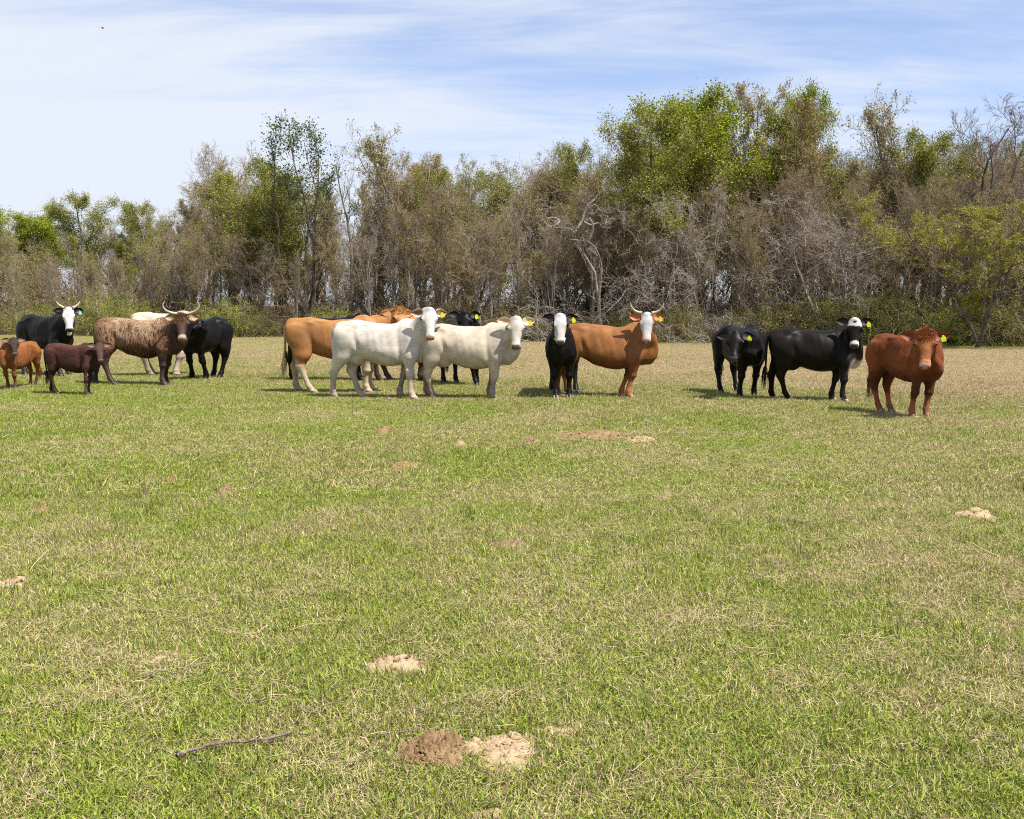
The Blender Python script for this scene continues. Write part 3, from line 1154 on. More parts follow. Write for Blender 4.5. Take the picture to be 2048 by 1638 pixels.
        if (sg == 1 and 'L' in tags) or (sg == -1 and 'R' in tags):
            c0 = o0 + ax * 0.105 * hs + fr * 0.022 - wd * 0.0
            down = unit(np.array([0, 0, -1.0]) * 0.9 + ax * 0.2)
            sd = unit(np.cross(down, fr))
            nn_ = unit(np.cross(sd, down))
            prof = [(-.012, 0.0), (.012, 0.0), (.016, .022), (.036, .034), (.036, .088), (.030, .095), (-.030, .095), (-.036, .088), (-.036, .034), (-.016, .022)]
            f_ = np.array([c0 + sd * p[0] * 0.95 + down * p[1] * 0.95 + nn_ * 0.0025 for p in prof])
            b2 = f_ - nn_ * 0.005
            m_ = len(prof)
            tri = [(0, k, k + 1) for k in range(1, m_ - 1)] + [(m_, m_ + k + 1, m_ + k) for k in range(1, m_ - 1)]
            qd = [(k, k + m_, (k + 1) % m_ + m_, (k + 1) % m_) for k in range(m_)]
            add('ear_tag', make_mesh('ear_tag', np.vstack([f_, b2]), np.array(qd), np.array(tri), M['tag_green' if 'g' in tags else 'tag_yellow'], smooth=False), root)
        # eye
        ph = np.linspace(0.1, PI - 0.1, 7)
        t12 = np.arange(12) * PI / 6
        e0 = hp(0.168, -0.034, sg * 0.134)
        er = 0.0195 * hs
        rg = e0 + er * np.stack([np.sin(ph)[:, None] * np.cos(t12)[None] * 1.25, np.sin(ph)[:, None] * np.sin(t12)[None] * 1.25, np.repeat(-np.cos(ph)[:, None], 12, 1)], -1)
        V_, Q_, T_ = loft(rg)
        add('eye', make_mesh('eye', V_, Q_, T_, M['eye']), root)
        e0 = hp(0.497, -0.066, sg * 0.046)
        rg = e0 + hs * (Lv * (0.017 * np.sin(ph)[:, None] * np.cos(t12)[None])[..., None] + Fv * (0.010 * np.sin(ph)[:, None] * np.sin(t12)[None])[..., None] + Uv * (0.013 * np.repeat(-np.cos(ph)[:, None], 12, 1))[..., None])
        V_, Q_, T_ = loft(rg)
        add('nostril', make_mesh('nostril', V_, Q_, T_, M['nostril']), root)
        if horns:
            pts = np.array([hp(-0.02 + h_[2], -0.01 + h_[1], sg * (0.085 + h_[0])) for h_ in horns])
            pts = crom(pts, 16)
            rr = np.linspace(1, 0.0, 16) ** 0.75 * 0.029 * hs + 0.002
            V_, Q_ = tubes(pts[None], rr[None], 10)
            add('horn', make_mesh('horn', V_, Q_, None, M['horn']), root)
    # hooves: two claws each
    hm = bpy.data.materials.get('hoof_%d' % seed) or plain('hoof_%d' % seed, hooves, 0.6, 0.3, 0.4, 30)
    for (fx, fy) in foot_pts:
        gg = Geo()
        for cl_ in (-1, 1):
            ks = np.array([(0.060, 0.030, 0.0), (0.045, 0.029, 0.02), (0.030, 0.026, 0.04), (0.018, 0.023, 0.06)])
            t12 = np.arange(12) * PI / 6
            fw = np.array([0.074, 0.066, 0.052, 0.044])
            rg = []
            for z_, fl, ry in zip((-0.005, 0.02, 0.045, 0.066), fw, (0.026, 0.026, 0.023, 0.020)):
                cxx = fx + (0.012 if z_ < 0.03 else 0.0) * s + 0.01 * s
                rg.append(np.stack([cxx + fl * s * np.cos(t12) * np.where(np.cos(t12) > 0, 1.0, 0.72), fy + cl_ * 0.0275 * s + ry * s * np.sin(t12), np.full(12, z_ * s)], -1))
            gg.add(*loft(np.array(rg)))
        add('hoof', gg.mesh('hoof', hm), root)
    # tail
    if tail:
        dock = np.array([-0.79 * sx, 0, 1.20 * s])
        tp = crom([dock + np.array([0.06 * s, 0, 0.02 * s]), dock + np.array([-0.03, 0, -0.06 * s]), dock + np.array([-0.045, 0.01, -0.30 * s]), dock + np.array([-0.02 - 0.03 * tail, 0.02, -0.58 * s]), dock + np.array([-0.03 - 0.06 * tail, 0.03, -0.74 * s])], 18)
        gg = Geo()
        V_, Q_ = tubes(tp[None], np.linspace(0.034, 0.013, 18)[None] * s, 10)
        gg.add(V_, Q_, None, np.array(style.body) * 0.95)
        m_ = 46
        st0 = tp[-5] + rng.normal(0, 0.012, (m_, 3))
        K_ = 6
        dirs = np.stack([rng.normal(-0.05 * tail, 0.07, m_), rng.normal(0, 0.07, m_), np.full(m_, -1.0)], -1)
        Ls = (0.20 + 0.22 * rng.rand(m_)) * s
        paths = st0[:, None] + dirs[:, None] * (np.linspace(0, 1, K_)[None, :, None] * Ls[:, None, None])
        bul = np.sin(np.linspace(0, PI, K_) ** 0.9) * 0.028
        off = unit(rng.normal(size=(m_, 3)) * np.array([1, 1, 0]))
        paths = paths + off[:, None] * bul[None, :, None]
        V_, Q_ = tubes(paths, np.linspace(0.008, 0.002, K_)[None].repeat(m_, 0) * s, 3)
        gg.add(V_, Q_, None, style.switch)
        add('tail', gg.mesh('tail', M['hair']), root)
    # curly hair on the poll
    if forelock:
        m_ = int(forelock)
        K_ = 5
        uu_, vv_ = rng.uniform(-0.05, 0.13, m_), rng.uniform(-0.115, 0.115, m_)
        st0 = P + (Fv * uu_[:, None] + Uv * (0.0 - 0.6 * vv_[:, None] ** 2 / 0.1) + Lv * vv_[:, None]) * hs
        d = Uv * 0.9 - Fv * 0.45 + Lv * (vv_ * 6)[:, None] + rng.normal(0, 0.30, (m_, 3))
        d = unit(d)
        pts = [st0]
        p_ = st0
        for k in range(K_ - 1):
            d = unit(d + rng.normal(0, 0.22, (m_, 3)) + Fv * 0.22)
            p_ = p_ + d * 0.0125 * hs
            pts.append(p_)
        V_, Q_ = tubes(np.stack(pts, 1), np.linspace(0.0040, 0.0014, K_)[None].repeat(m_, 0), 3)
        kk_ = np.array(style.tuft)[None] * (0.75 + 0.5 * rng.rand(m_))[:, None]
        gg = Geo()
        gg.add(V_, Q_, None, np.repeat(kk_, K_ * 3, 0))
        add('forelock', gg.mesh('forelock', M['hair']), root)
    return root


def lerp(a, b, f):
    f = np.clip(f, 0, 1)[:, None]
    return np.asarray(a)[None] * (1 - f) + np.asarray(b)[None] * f if np.ndim(a) == 1 else a * (1 - f) + np.asarray(b)[None] * f


def sstep(x, lo, hi):
    t = np.clip((x - lo) / (hi - lo), 0, 1)
    return t * t * (3 - 2 * t)


def style(body, lower=None, legs=None, leg_z=0.42, face=None, face_span=(-0.1, 0.9), nose=(0.05, 0.035, 0.03), muzzle=None, ear=None, ear_in=None,
          switch=None, tuft=None, dirty=None, mark=False, chest=None, back=None, throat=None, front_dark=None, face_w=0.118, spot=False):
    def f(V, hl, inh, nz, nl):
        n = len(V)
        K = np.repeat(np.array([body], float), n, 0)
        if back is not None:
            K = lerp(K, back, sstep(V[:, 2] + 0.03 * nl, 1.12, 1.30))
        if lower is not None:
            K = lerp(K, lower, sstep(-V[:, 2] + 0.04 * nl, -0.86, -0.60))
        if dirty is not None:
            K = lerp(K, dirty, sstep(nl * 0.5 + (0.95 - V[:, 2]) * 0.9, 0.15, 1.1) * 0.75)
            K = lerp(K, dirty, sstep(nl - 0.1 * V[:, 2] * 0, 0.45, 1.2) * 0.35)
        if legs is not None:
            K = lerp(K, legs, sstep(-V[:, 2] + 0.04 * nz, -leg_z - 0.08, -leg_z + 0.04))
        if chest is not None:
            cf = sstep(V[:, 0] + 0.02 * nz, 0.60, 0.70) * sstep(-V[:, 2] + 0.03 * nz, -0.78, -0.68) * (V[:, 2] > 0.5)
            K = lerp(K, chest, cf)
        if throat is not None:
            tf = (hl[:, 0] > 0.30) & (hl[:, 0] < 0.48) & (hl[:, 1] < -0.16) & (hl[:, 1] > -0.34) & (np.abs(hl[:, 2]) < 0.045)
            K[tf] = throat
        if face is not None:
            s_ = hl[:, 0]
            ok = inh & (s_ > face_span[0]) & (s_ < face_span[1] + 0.015 * nz) & (np.abs(hl[:, 2]) < face_w + 0.012 * nz) & (hl[:, 1] > -0.105 + 0.012 * nz)
            ok |= inh & (hl[:, 1] > -0.165) & (s_ > max(0.36, face_span[0])) & (s_ < face_span[1] + 0.015 * nz)
            K[ok] = face
            if spot:
                sp_ = inh & (((s_ - 0.045) / 0.022) ** 2 + (hl[:, 2] / 0.034) ** 2 < 1.0) & (hl[:, 1] > -0.05)
                K[sp_] = body
        if muzzle is not None:
            K = np.where((inh & (hl[:, 0] > 0.395 + 0.01 * nz))[:, None], np.array([muzzle]), K)
        ey = np.exp(-(((hl[:, 0] - 0.17) / 0.032) ** 2) - (((np.abs(hl[:, 2]) - 0.13) / 0.026) ** 2) - (((hl[:, 1] + 0.04) / 0.035) ** 2)) * inh
        K = lerp(K, np.array(body) * 0.35, ey * 0.75)
        K = np.where((inh & (hl[:, 0] > 0.445) & (hl[:, 1] > -0.112) & (hl[:, 1] < -0.02) & (np.abs(hl[:, 2]) < 0.070))[:, None], np.array([nose]), K)
        if mark:
            mk = sstep(V[:, 2] + 0.05 * nl, 0.42, 0.62) * np.where(inh, 0.0, 1.0) * (1 - 0.55 * sstep(V[:, 0], 0.62, 0.80))
            return K, mk
        return K
    f.body = body
    f.ear = (ear or body, ear_in or tuple(min(1, x * 0.5) for x in (ear or body)))
    f.switch = switch or body
    f.tuft = tuft or body
    return f


BLACK = (0.0062, 0.0050, 0.0046)
WHITE = (0.45, 0.43, 0.405)
S_black = style(BLACK, ear_in=(0.02, 0.015, 0.013), nose=(0.05, 0.045, 0.045))
S_black_wf = style(BLACK, face=WHITE, ear_in=(0.05, 0.035, 0.03), nose=(0.04, 0.03, 0.03), throat=(0.55, 0.50, 0.40), lower=(0.02, 0.016, 0.013))
S_black_wf2 = style(BLACK, face=WHITE, ear_in=(0.03, 0.02, 0.02), nose=(0.10, 0.07, 0.065), face_w=0.110)
S_black_star = style((0.0085, 0.006, 0.0048), face=WHITE, face_span=(-0.1, 0.115), chest=(0.55, 0.47, 0.36), ear_in=(0.02, 0.014, 0.012), nose=(0.05, 0.04, 0.04), muzzle=(0.50, 0.46, 0.42), face_w=0.15, spot=True)
S_white = style((0.43, 0.385, 0.325), face=(0.44, 0.42, 0.385), dirty=(0.26, 0.205, 0.14), legs=(0.32, 0.25, 0.19), nose=(0.34, 0.18, 0.14), ear=(0.62, 0.50, 0.38), ear_in=(0.17, 0.075, 0.04), switch=(0.62, 0.52, 0.38), leg_z=0.38)
S_cream = style((0.41, 0.345, 0.265), face=(0.40, 0.36, 0.30), dirty=(0.23, 0.17, 0.105), legs=(0.22, 0.175, 0.13), nose=(0.12, 0.085, 0.085), ear=(0.68, 0.58, 0.44), ear_in=(0.50, 0.30, 0.18), switch=(0.6, 0.5, 0.36), leg_z=0.30)
S_cream2 = style((0.40, 0.335, 0.25), dirty=(0.33, 0.25, 0.16), legs=(0.28, 0.22, 0.16), nose=(0.3, 0.2, 0.15))
S_tan = style((0.25, 0.110, 0.031), legs=(0.40, 0.31, 0.215), leg_z=0.50, lower=(0.24, 0.095, 0.027), switch=(0.66, 0.47, 0.26), nose=(0.3, 0.17, 0.12), ear=(0.52, 0.24, 0.08), ear_in=(0.10, 0.045, 0.02), tuft=(0.40, 0.20, 0.06), back=(0.30, 0.14, 0.042), dirty=(0.16, 0.066, 0.02))
S_tan.body = (0.42, 0.26, 0.13)
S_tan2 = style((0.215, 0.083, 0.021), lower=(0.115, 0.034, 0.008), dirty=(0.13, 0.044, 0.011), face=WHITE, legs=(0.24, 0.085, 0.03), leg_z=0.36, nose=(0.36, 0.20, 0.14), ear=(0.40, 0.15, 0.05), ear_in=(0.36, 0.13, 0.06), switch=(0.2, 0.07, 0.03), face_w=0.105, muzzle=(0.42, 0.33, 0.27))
S_red = style((0.40, 0.135, 0.035), legs=(0.05, 0.03, 0.02), nose=(0.2, 0.1, 0.07))
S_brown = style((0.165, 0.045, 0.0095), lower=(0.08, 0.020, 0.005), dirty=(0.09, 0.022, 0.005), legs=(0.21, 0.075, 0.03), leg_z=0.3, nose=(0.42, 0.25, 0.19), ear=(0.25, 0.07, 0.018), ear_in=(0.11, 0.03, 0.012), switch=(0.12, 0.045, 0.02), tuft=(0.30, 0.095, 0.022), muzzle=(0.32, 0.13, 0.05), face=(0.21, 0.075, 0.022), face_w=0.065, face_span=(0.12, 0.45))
S_calf = style((0.20, 0.066, 0.018), face=(0.035, 0.022, 0.018), legs=(0.11, 0.05, 0.028), leg_z=0.33, nose=(0.10, 0.09, 0.09), ear=(0.05, 0.03, 0.02), ear_in=(0.16, 0.10, 0.07), muzzle=(0.02, 0.016, 0.016), face_w=0.17)
S_calf2 = style((0.040, 0.0135, 0.0075), lower=(0.033, 0.011, 0.007), legs=(0.04, 0.022, 0.016), leg_z=0.30, back=(0.06, 0.023, 0.015), nose=(0.20, 0.12, 0.13), ear=(0.045, 0.02, 0.014), ear_in=(0.12, 0.075, 0.06), face=(0.065, 0.034, 0.026), face_w=0.07, face_span=(-0.1, 0.42))
S_brin = style((0.045, 0.018, 0.010), legs=(0.035, 0.018, 0.012), nose=(0.12, 0.10, 0.07), ear=(0.30, 0.17, 0.08), ear_in=(0.30, 0.215, 0.12), mark=True, muzzle=(0.36, 0.29, 0.19), switch=(0.03, 0.02, 0.015), tuft=(0.20, 0.075, 0.022), lower=(0.022, 0.012, 0.009), face=(0.055, 0.032, 0.024), face_w=0.07, face_span=(0.05, 0.42))

HORN_UP = [(0, 0, 0), (0.07, 0.005, -0.015), (0.15, 0.03, -0.05), (0.205, 0.07, -0.12), (0.225, 0.095, -0.20)]
HORN_SHORT = [(0, 0, 0), (0.05, 0.0, -0.03), (0.10, 0.01, -0.07), (0.13, 0.02, -0.105), (0.15, 0.03, -0.145)]
HORN_BIG = [(0, 0, 0), (0.09, 0.02, -0.01), (0.20, 0.07, -0.05), (0.245, 0.12, -0.14), (0.205, 0.15, -0.24)]

HORN_UP = [(a * 0.9, b, c * 0.8) for a, b, c in HORN_UP]
HORN_BIG = [(a * 0.95, b, c * 0.82) for a, b, c in HORN_BIG]


def herd():
    # left group
    make_cow('calf', 'orange brown calf with a dark face, standing at the left edge of the photo', 'calf', 44, 777, -97, 0.92, (27, 676), 58, 4,
             feet=[(30, 780), (20, 777), (64, 773), (50, 771)], Wf=0.66, headf=0.98, style=S_calf, mtl='coat_woolly', voxel=0.015, hoff=0.02, neck=0.8, dewlap=0, seed=3, tail=0.4, ear_drop=0.12)
    make_cow('cow', 'black cow with a white face, short horns and a green ear tag, behind the calves', 'cow', 92, 750, -30, 1.40, (137, 617), 66, 0,
             feet=[None, (137, 755), (78, 750), (50, 752)], Lf=0.92, style=S_black_wf, mtl='coat_black', tags='Lg', horns=HORN_SHORT, hoff=0.25, seed=4, headf=1.0)
    make_cow('calf', 'dark chocolate brown calf standing in front of the brindle cow', 'calf', 145, 789, -12, 0.93, (199, 687), 60, 2,
             feet=[(178, 790), (165, 794), (103, 786), (116, 789)], Lf=0.90, Wf=0.78, headf=0.96, style=S_calf2, mtl='coat_woolly', voxel=0.015, hoff=0.12, neck=0.8, dewlap=0, seed=5, tail=0.3, ear_drop=0.0)
    make_cow('cow', 'brindle striped cow with large upturned horns and cream ears', 'cow', 277, 769, -8, 1.37, (363, 629), 66, -3,
             feet=[(346, 765), (329, 772), (188, 768), (225, 772)], Lf=1.08, style=S_brin, mtl='coat_brindle', horns=HORN_BIG, hoff=0.30, forelock=450, dewlap=1.3, seed=6, belly=0.03, ear_drop=0.25, headf=1.05, tail=0.4, hooves=(0.09, 0.07, 0.06))
    make_cow('cow', 'cream cow mostly hidden behind the brindle cow, back and lower legs showing', 'cow', 330, 751, 28, 1.47, (372, 650), 60, 0,
             feet=[(352, 748), (350, 756), (330, 748), (303, 752)], Lf=0.78, style=S_cream2, hoff=-0.2, seed=7, voxel=0.02, tail=0, hyaw_abs=20)
    make_cow('cow', 'black cow turning its head to the brindle cow, rightmost of the left group', 'cow', 415, 758, -116, 1.36, (394, 641), 50, 0, hyaw_abs=205,
             feet=[(416, 759), (396, 757), (438, 757), (424, 754)], Lf=0.78, Wf=0.95, style=S_black, mtl='coat_black', hoff=0.0, seed=8, tail=0, udder=True)
    # middle group
    make_cow('cow', 'black cow whose hindquarters and tail show behind the tan cow with cream legs', 'cow', 655, 761, 4, 1.38, (733, 626), 60, 0, hyaw_abs=20,
             feet=[(708, 763), (722, 765), (592, 757), (590, 760)], Lf=1.02, style=S_black, mtl='coat_black', hoff=0, seed=9, voxel=0.02, forelock=200)
    make_cow('cow', 'tan cow with cream lower legs and a blond tail, behind the white cow', 'cow', 668, 785, -3, 1.40, (799, 617), 54, 24,
             feet=[(752, 779), (737, 786), (604, 779), (640, 787)], Lf=1.03, style=S_tan, hoff=-0.1, seed=10, forelock=500, hooves=(0.26, 0.19, 0.14), tail=1.8, headf=1.05, ear_drop=0.15)
    make_cow('cow', 'red brown cow almost hidden behind the white cow, a strip of its back showing', 'cow', 800, 762, 5, 1.41, (875, 660), 60, 0, hyaw_abs=0,
             feet=[(850, 765), (843, 762), (785, 762), (760, 762)], Lf=0.82, style=S_red, hoff=0, seed=12, voxel=0.02, tail=0)
    make_cow('cow', 'white cow with a pink nose and brown inner ears, in front of the tan cow', 'cow', 758, 796, -7, 1.36, (859, 618), 68, 4,
             feet=[(800, 793), (826, 801), (722, 797), (678, 792)], Lf=0.96, style=S_white, tags='L', hoff=0.34, seed=13, hooves=(0.28, 0.21, 0.16), udder=True, headf=1.02, ear_drop=0.42, tail=0.2)
    make_cow('cow', 'cream cow with a grey nose and wide round ears, right of the white cow', 'cow', 930, 797, -6, 1.30, (1032, 636), 66, -2,
             feet=[(980, 794), (988, 799), (858, 792), (872, 795)], Lf=1.02, style=S_cream, tags='L', hoff=0.30, seed=14, hooves=(0.12, 0.09, 0.08), udder=True, headf=1.08, ear_drop=0.05, tail=0, belly=0.02)
    make_cow('cow', 'black cow with a yellow ear tag looking over the back of the cream cow', 'cow', 922, 768, -58, 1.28, (929, 625), 62, 0,
             feet=[(945, 766), (960, 772), (884, 768), (916, 773)], Lf=0.80, style=S_black, mtl='coat_black', tags='L', hoff=0.15, seed=15, voxel=0.02, ear_drop=-0.1, headf=1.1, forelock=120)
    # right of the middle
    make_cow('cow', 'black cow with a white face standing head on beside the tan horned cow', 'cow', 1124, 790, -95, 1.33, (1121, 630), 68, 3,
             feet=[(1138, 797), (1112, 798), (1152, 789), (1102, 785)], style=S_black_wf2, mtl='coat_black', tags='L', hoff=0.10, seed=16, hooves=(0.2, 0.17, 0.15), dewlap=0.6, ear_drop=0.15)
    make_cow('cow', 'tan cow with a white face, two curved pale horns and a yellow ear tag', 'cow', 1207, 793, -8, 1.29, (1294, 628), 68, -2,
             feet=[(1238, 793), (1258, 796), (1115, 790), (1140, 792)], Lf=1.08, style=S_tan2, tags='L', horns=HORN_UP, hoff=0.30, seed=17, belly=0.045, headf=1.03, hooves=(0.40, 0.28, 0.2), ear_drop=0.10, tail=0.3)
    # right group
    make_cow('cow', 'all black cow with lowered head and a yellow tag, left of the white forehead cow', 'cow', 1474, 790, -78, 1.27, (1470, 664), 56, -6,
             feet=[(1508, 793), (1480, 796), (1475, 786), (1443, 787)], Wf=0.82, style=S_black, mtl='coat_black', tags='L', hoff=0.28, seed=18, hooves=(0.12, 0.1, 0.09), dewlap=0.6, headf=1.1, ear_drop=0.25, neck=1.1)
    make_cow('cow', 'black cow with a white forehead and white brisket patch, second from the right', 'cow', 1621, 801, -10, 1.24, (1710, 639), 66, 2,
             feet=[(1668, 805), (1693, 808), (1545, 796), (1577, 799)], Lf=0.96, style=S_black_star, mtl='coat_black', tags='L', hoff=0.30, seed=19, hooves=(0.40, 0.34, 0.28), udder=True, headf=1.02, ear_drop=-0.05, belly=0.02)
    make_cow('cow', 'reddish brown cow with a woolly coat and curly forelock, nearest the right edge', 'cow', 1802, 829, -65, 1.20, (1851, 664), 60, 4,
             feet=[(1853, 834), (1824, 835), (1782, 827), (1762, 825)], Lf=0.84, Wf=0.80, style=S_brown, mtl='coat_woolly', tags='L', hoff=0.25, seed=20, hooves=(0.22, 0.16, 0.13), forelock=800, headf=1.16, neck=1.05, ear_drop=-0.02)


# ------------------------------------------------------------------ trees
def grow(rng, P, Rr, nch, trange, lfun, ang, K, bias=0.05, wiggle=0.12, rratio=0.6, tip=0.35, rmin=0.003, spread_t=True):
    """children of the branches P (N,Kp,3): returns paths and radii"""
    N_, Kp, _ = P.shape
    m = N_ * nch
    pi = np.repeat(np.arange(N_), nch)
    if spread_t:
        t = (np.tile(np.arange(nch), N_) + rng.rand(m)) / nch
    else:
        t = rng.rand(m)
    t = trange[0] + (trange[1] - trange[0]) * t
    f = t * (Kp - 1)
    i0 = np.minimum(f.astype(int), Kp - 2)
    fr = (f - i0)[:, None]
    st = P[pi, i0] * (1 - fr) + P[pi, i0 + 1] * fr
    tg = unit(P[pi, i0 + 1] - P[pi, i0])
    rp = Rr[pi, i0] * (1 - fr[:, 0]) + Rr[pi, i0 + 1] * fr[:, 0]
    plen = np.linalg.norm(np.diff(P, axis=1), axis=2).sum(1)[pi]
    rd = rng.normal(size=(m, 3))
    perp = unit(rd - (rd * tg).sum(1, keepdims=True) * tg)
    a = R(1) * (ang[0] + (ang[1] - ang[0]) * rng.rand(m))
    d = tg * np.cos(a)[:, None] + perp * np.sin(a)[:, None]
    Ls = lfun(t, plen, rng)
    step = (Ls / (K - 1))[:, None]
    pts = [st]
    cur = st
    for k in range(K - 1):
        d = unit(d + rng.normal(0, wiggle, (m, 3)) + np.array([0, 0, bias]))
        cur = cur + d * step
        pts.append(cur)
    PP = np.stack(pts, 1)
    r0 = np.maximum(rp * rratio, rmin)
    RR = np.maximum(r0[:, None] * np.linspace(1, tip, K)[None], rmin * 0.7)
    return PP, RR


def leaf_quads(rng, P, n, size, cols, tmin=0.15, jitter=0.06, flat=0.0):
    """n leaves scattered along the paths P"""
    N_, K, _ = P.shape
    i = rng.randint(0, N_, n)
    f = (tmin + (1 - tmin) * rng.rand(n)) * (K - 1)
    i0 = np.minimum(f.astype(int), K - 2)
    fr = (f - i0)[:, None]
    c = P[i, i0] * (1 - fr) + P[i, i0 + 1] * fr + rng.normal(0, jitter, (n, 3))
    d = unit(rng.normal(size=(n, 3)) * np.array([1, 1, 1 - flat]))
    e = unit(np.cross(d, rng.normal(size=(n, 3))))
    s = (size * (0.55 + 0.9 * rng.rand(n)))[:, None]
    nn_ = np.cross(d, e)
    V = np.stack([c - d * s * 0.55, c + e * s * 0.36 + nn_ * s * 0.12, c + d * s * 0.6, c - e * s * 0.36 + nn_ * s * 0.12], 1)
    Q = np.arange(n)[:, None] * 4 + np.arange(4)[None]
    cols = np.asarray(cols)
    ci = rng.randint(0, len(cols), n)
    kk = cols[ci] * (0.8 + 0.4 * rng.rand(n))[:, None]
    return V.reshape(-1, 3), Q, np.repeat(kk, 4, 0)


def tree_proto(seed, H=10.0, stems=1, lean=0.05, trunk_r=0.17, base_t=0.22, nl1=16, nl2=8, nl3=7, nl4=6, width=0.36, up=0.10,
               bark='bark', twig=((0.20, 0.16, 0.13), (0.30, 0.25, 0.21)), leaves=0, leaf_size=0.09, leaf_cols=None, wiggle=0.12, leaf_zone=0.0,
               trunk_paths=None, ang1=(35, 70), twig_r=0.0075, l1_shape=None, spread_stems=0.25, leaf_jit=0.07, name='tree'):
    rng = np.random.RandomState(seed)
    if trunk_paths is not None:
        P0 = np.array([crom(p, 14) for p in trunk_paths])
        R0 = np.array([np.linspace(1, 0.22, 14) * trunk_r * (1.0 if i == 0 else 0.8) for i in range(len(P0))])
        stems = len(P0)
    else:
        K0 = 14
        P0 = []
        for k in range(stems):
            d = np.array([rng.normal(0, lean), rng.normal(0, lean), 1.0])
            if stems > 1:
                a = 2 * PI * k / stems + rng.rand()
                d[:2] += np.array([math.cos(a), math.sin(a)]) * spread_stems
            hk = H * (0.97 if k == 0 else rng.uniform(0.72, 0.95))
            cur = np.array([rng.normal(0, 0.05 * (stems > 1)), rng.normal(0, 0.05 * (stems > 1)), -0.1])
            pts = [cur]
            for j in range(K0 - 1):
                d = unit(d + rng.normal(0, wiggle * 0.7, 3) * np.array([1, 1, 0.3]) + np.array([0, 0, 0.12]))
                cur = cur + d * hk / (K0 - 1)
                pts.append(cur)
            P0.append(pts)
        P0 = np.array(P0)
        R0 = np.repeat(((np.linspace(1, 0.10, K0) ** 0.85) * trunk_r)[None], stems, 0) * (1.0 if stems == 1 else 0.75)
        R0[:, 0] *= 1.35
    sf = l1_shape or (lambda t: np.sin(PI * np.clip(0.18 + 0.74 * t, 0, 1)) ** 0.7)
    P1, R1 = grow(rng, P0, R0, max(3, nl1 // stems if stems > 1 else nl1), (base_t, 0.97),
                  lambda t, pl, r: H * width * sf((t - base_t) / (1 - base_t)) * (0.6 + 0.6 * r.rand(len(t))), ang1, 9, up, wiggle, 0.5, 0.25, 0.012)
    P2, R2 = grow(rng, P1, R1, nl2, (0.18, 1.0), lambda t, pl, r: pl * (0.52 - 0.22 * t) * (0.6 + 0.7 * r.rand(len(t))), (28, 65), 6, up * 0.7, wiggle, 0.55, 0.35, 0.008)
    P3, R3 = grow(rng, P2, R2, nl3, (0.12, 1.0), lambda t, pl, r: np.maximum(pl * (0.55 - 0.2 * t), 0.25) * (0.6 + 0.7 * r.rand(len(t))), (25, 65), 4, up * 0.5, wiggle * 1.2, 0.6, 0.4, twig_r)
    gt = Geo()
    V, Q = tubes(P0, R0, 10)
    gt.add(V, Q)
    V, Q = tubes(P1, R1, 6)
    gt.add(V, Q)
    V, Q = tubes(P2, R2, 4)
    gt.add(V, Q)
    trunk = gt.mesh('trunk', M[bark])
    gw = Geo()
    tc_ = np.asarray(twig)

    def tcol(n_, k):
        f = rng.rand(n_)[:, None]
        return np.repeat(tc_[0] * (1 - f) + tc_[1] * f, k, 0)
    V, Q = tubes(P3, R3, 3)
    gw.add(V, Q, None, tcol(len(P3), 12))
    last = P3
    if nl4:
        P4, R4 = grow(rng, P3, R3, nl4, (0.1, 1.0), lambda t, pl, r: np.maximum(pl * 0.6, 0.16) * (0.5 + 0.8 * r.rand(len(t))), (20, 60), 3, up * 0.5, wiggle * 1.4, 0.7, 0.6, twig_r * 0.75)
        V, Q = tubes(P4, R4, 3)
        gw.add(V, Q, None, tcol(len(P4), 9))
        last = P4
    parts = {'trunk': trunk, 'twigs': gw.mesh('twigs', M['twig'])}
    if leaves:
        src = last
        if leaf_zone > 0:
            zz__ = src[:, 0, 2]
            src = src[zz__ > H * leaf_zone]
        gl = Geo()
        V, Q, K = leaf_quads(rng, src, leaves, leaf_size, leaf_cols, 0.1, leaf_jit)
        gl.add(V, Q, None, K)
        parts['foliage'] = gl.mesh('foliage', M['leaf'], smooth=False)
    parts['H'] = max(P0[:, -1, 2].max(), np.percentile(last[:, -1, 2], 99.7))
    return parts


def place_tree(pr, loc, height, rot, wscale=1.0, name='tree', label=None, cat='tree', group=None):
    root = empty(name, loc, rot)
    k = height / pr['H']
    root.scale = (k * wscale, k * wscale, k)
    tag(root, label, cat, group)
    for nm in ('trunk', 'twigs', 'foliage'):
        if nm in pr:
            o = add(nm, pr[nm], root)
            if nm == 'twigs':
                o['kind'] = 'stuff'
    return root


def edge_depth(px, off):
    k = (px - CX) / F_PX
    return (48.0 + off) / (1 + 0.35 * k)


def tree_at(pr, px, top, off, rot=0.0, ws=1.0, **kw):
    d = edge_depth(px, off)
    x = (px - CX) / F_PX * d
    h = CAM_H + (612 - top) / F_PX * d * 1.0
    return place_tree(pr, (x, d, 0), h, rot, ws, **kw)


SIL = np.array([(-400, 430), (-60, 420), (60, 420), (110, 440), (150, 470), (200, 480), (240, 430), (330, 420), (380, 375), (420, 350), (560, 340), (620, 360), (700, 400), (740, 350), (800, 310), (900, 310),
                (960, 345), (1060, 330), (1160, 330), (1210, 290), (1330, 250), (1450, 230), (1530, 300), (1640, 260), (1700, 310), (1790, 290), (1880, 270), (1960, 280), (2048, 270), (2500, 260)], float)

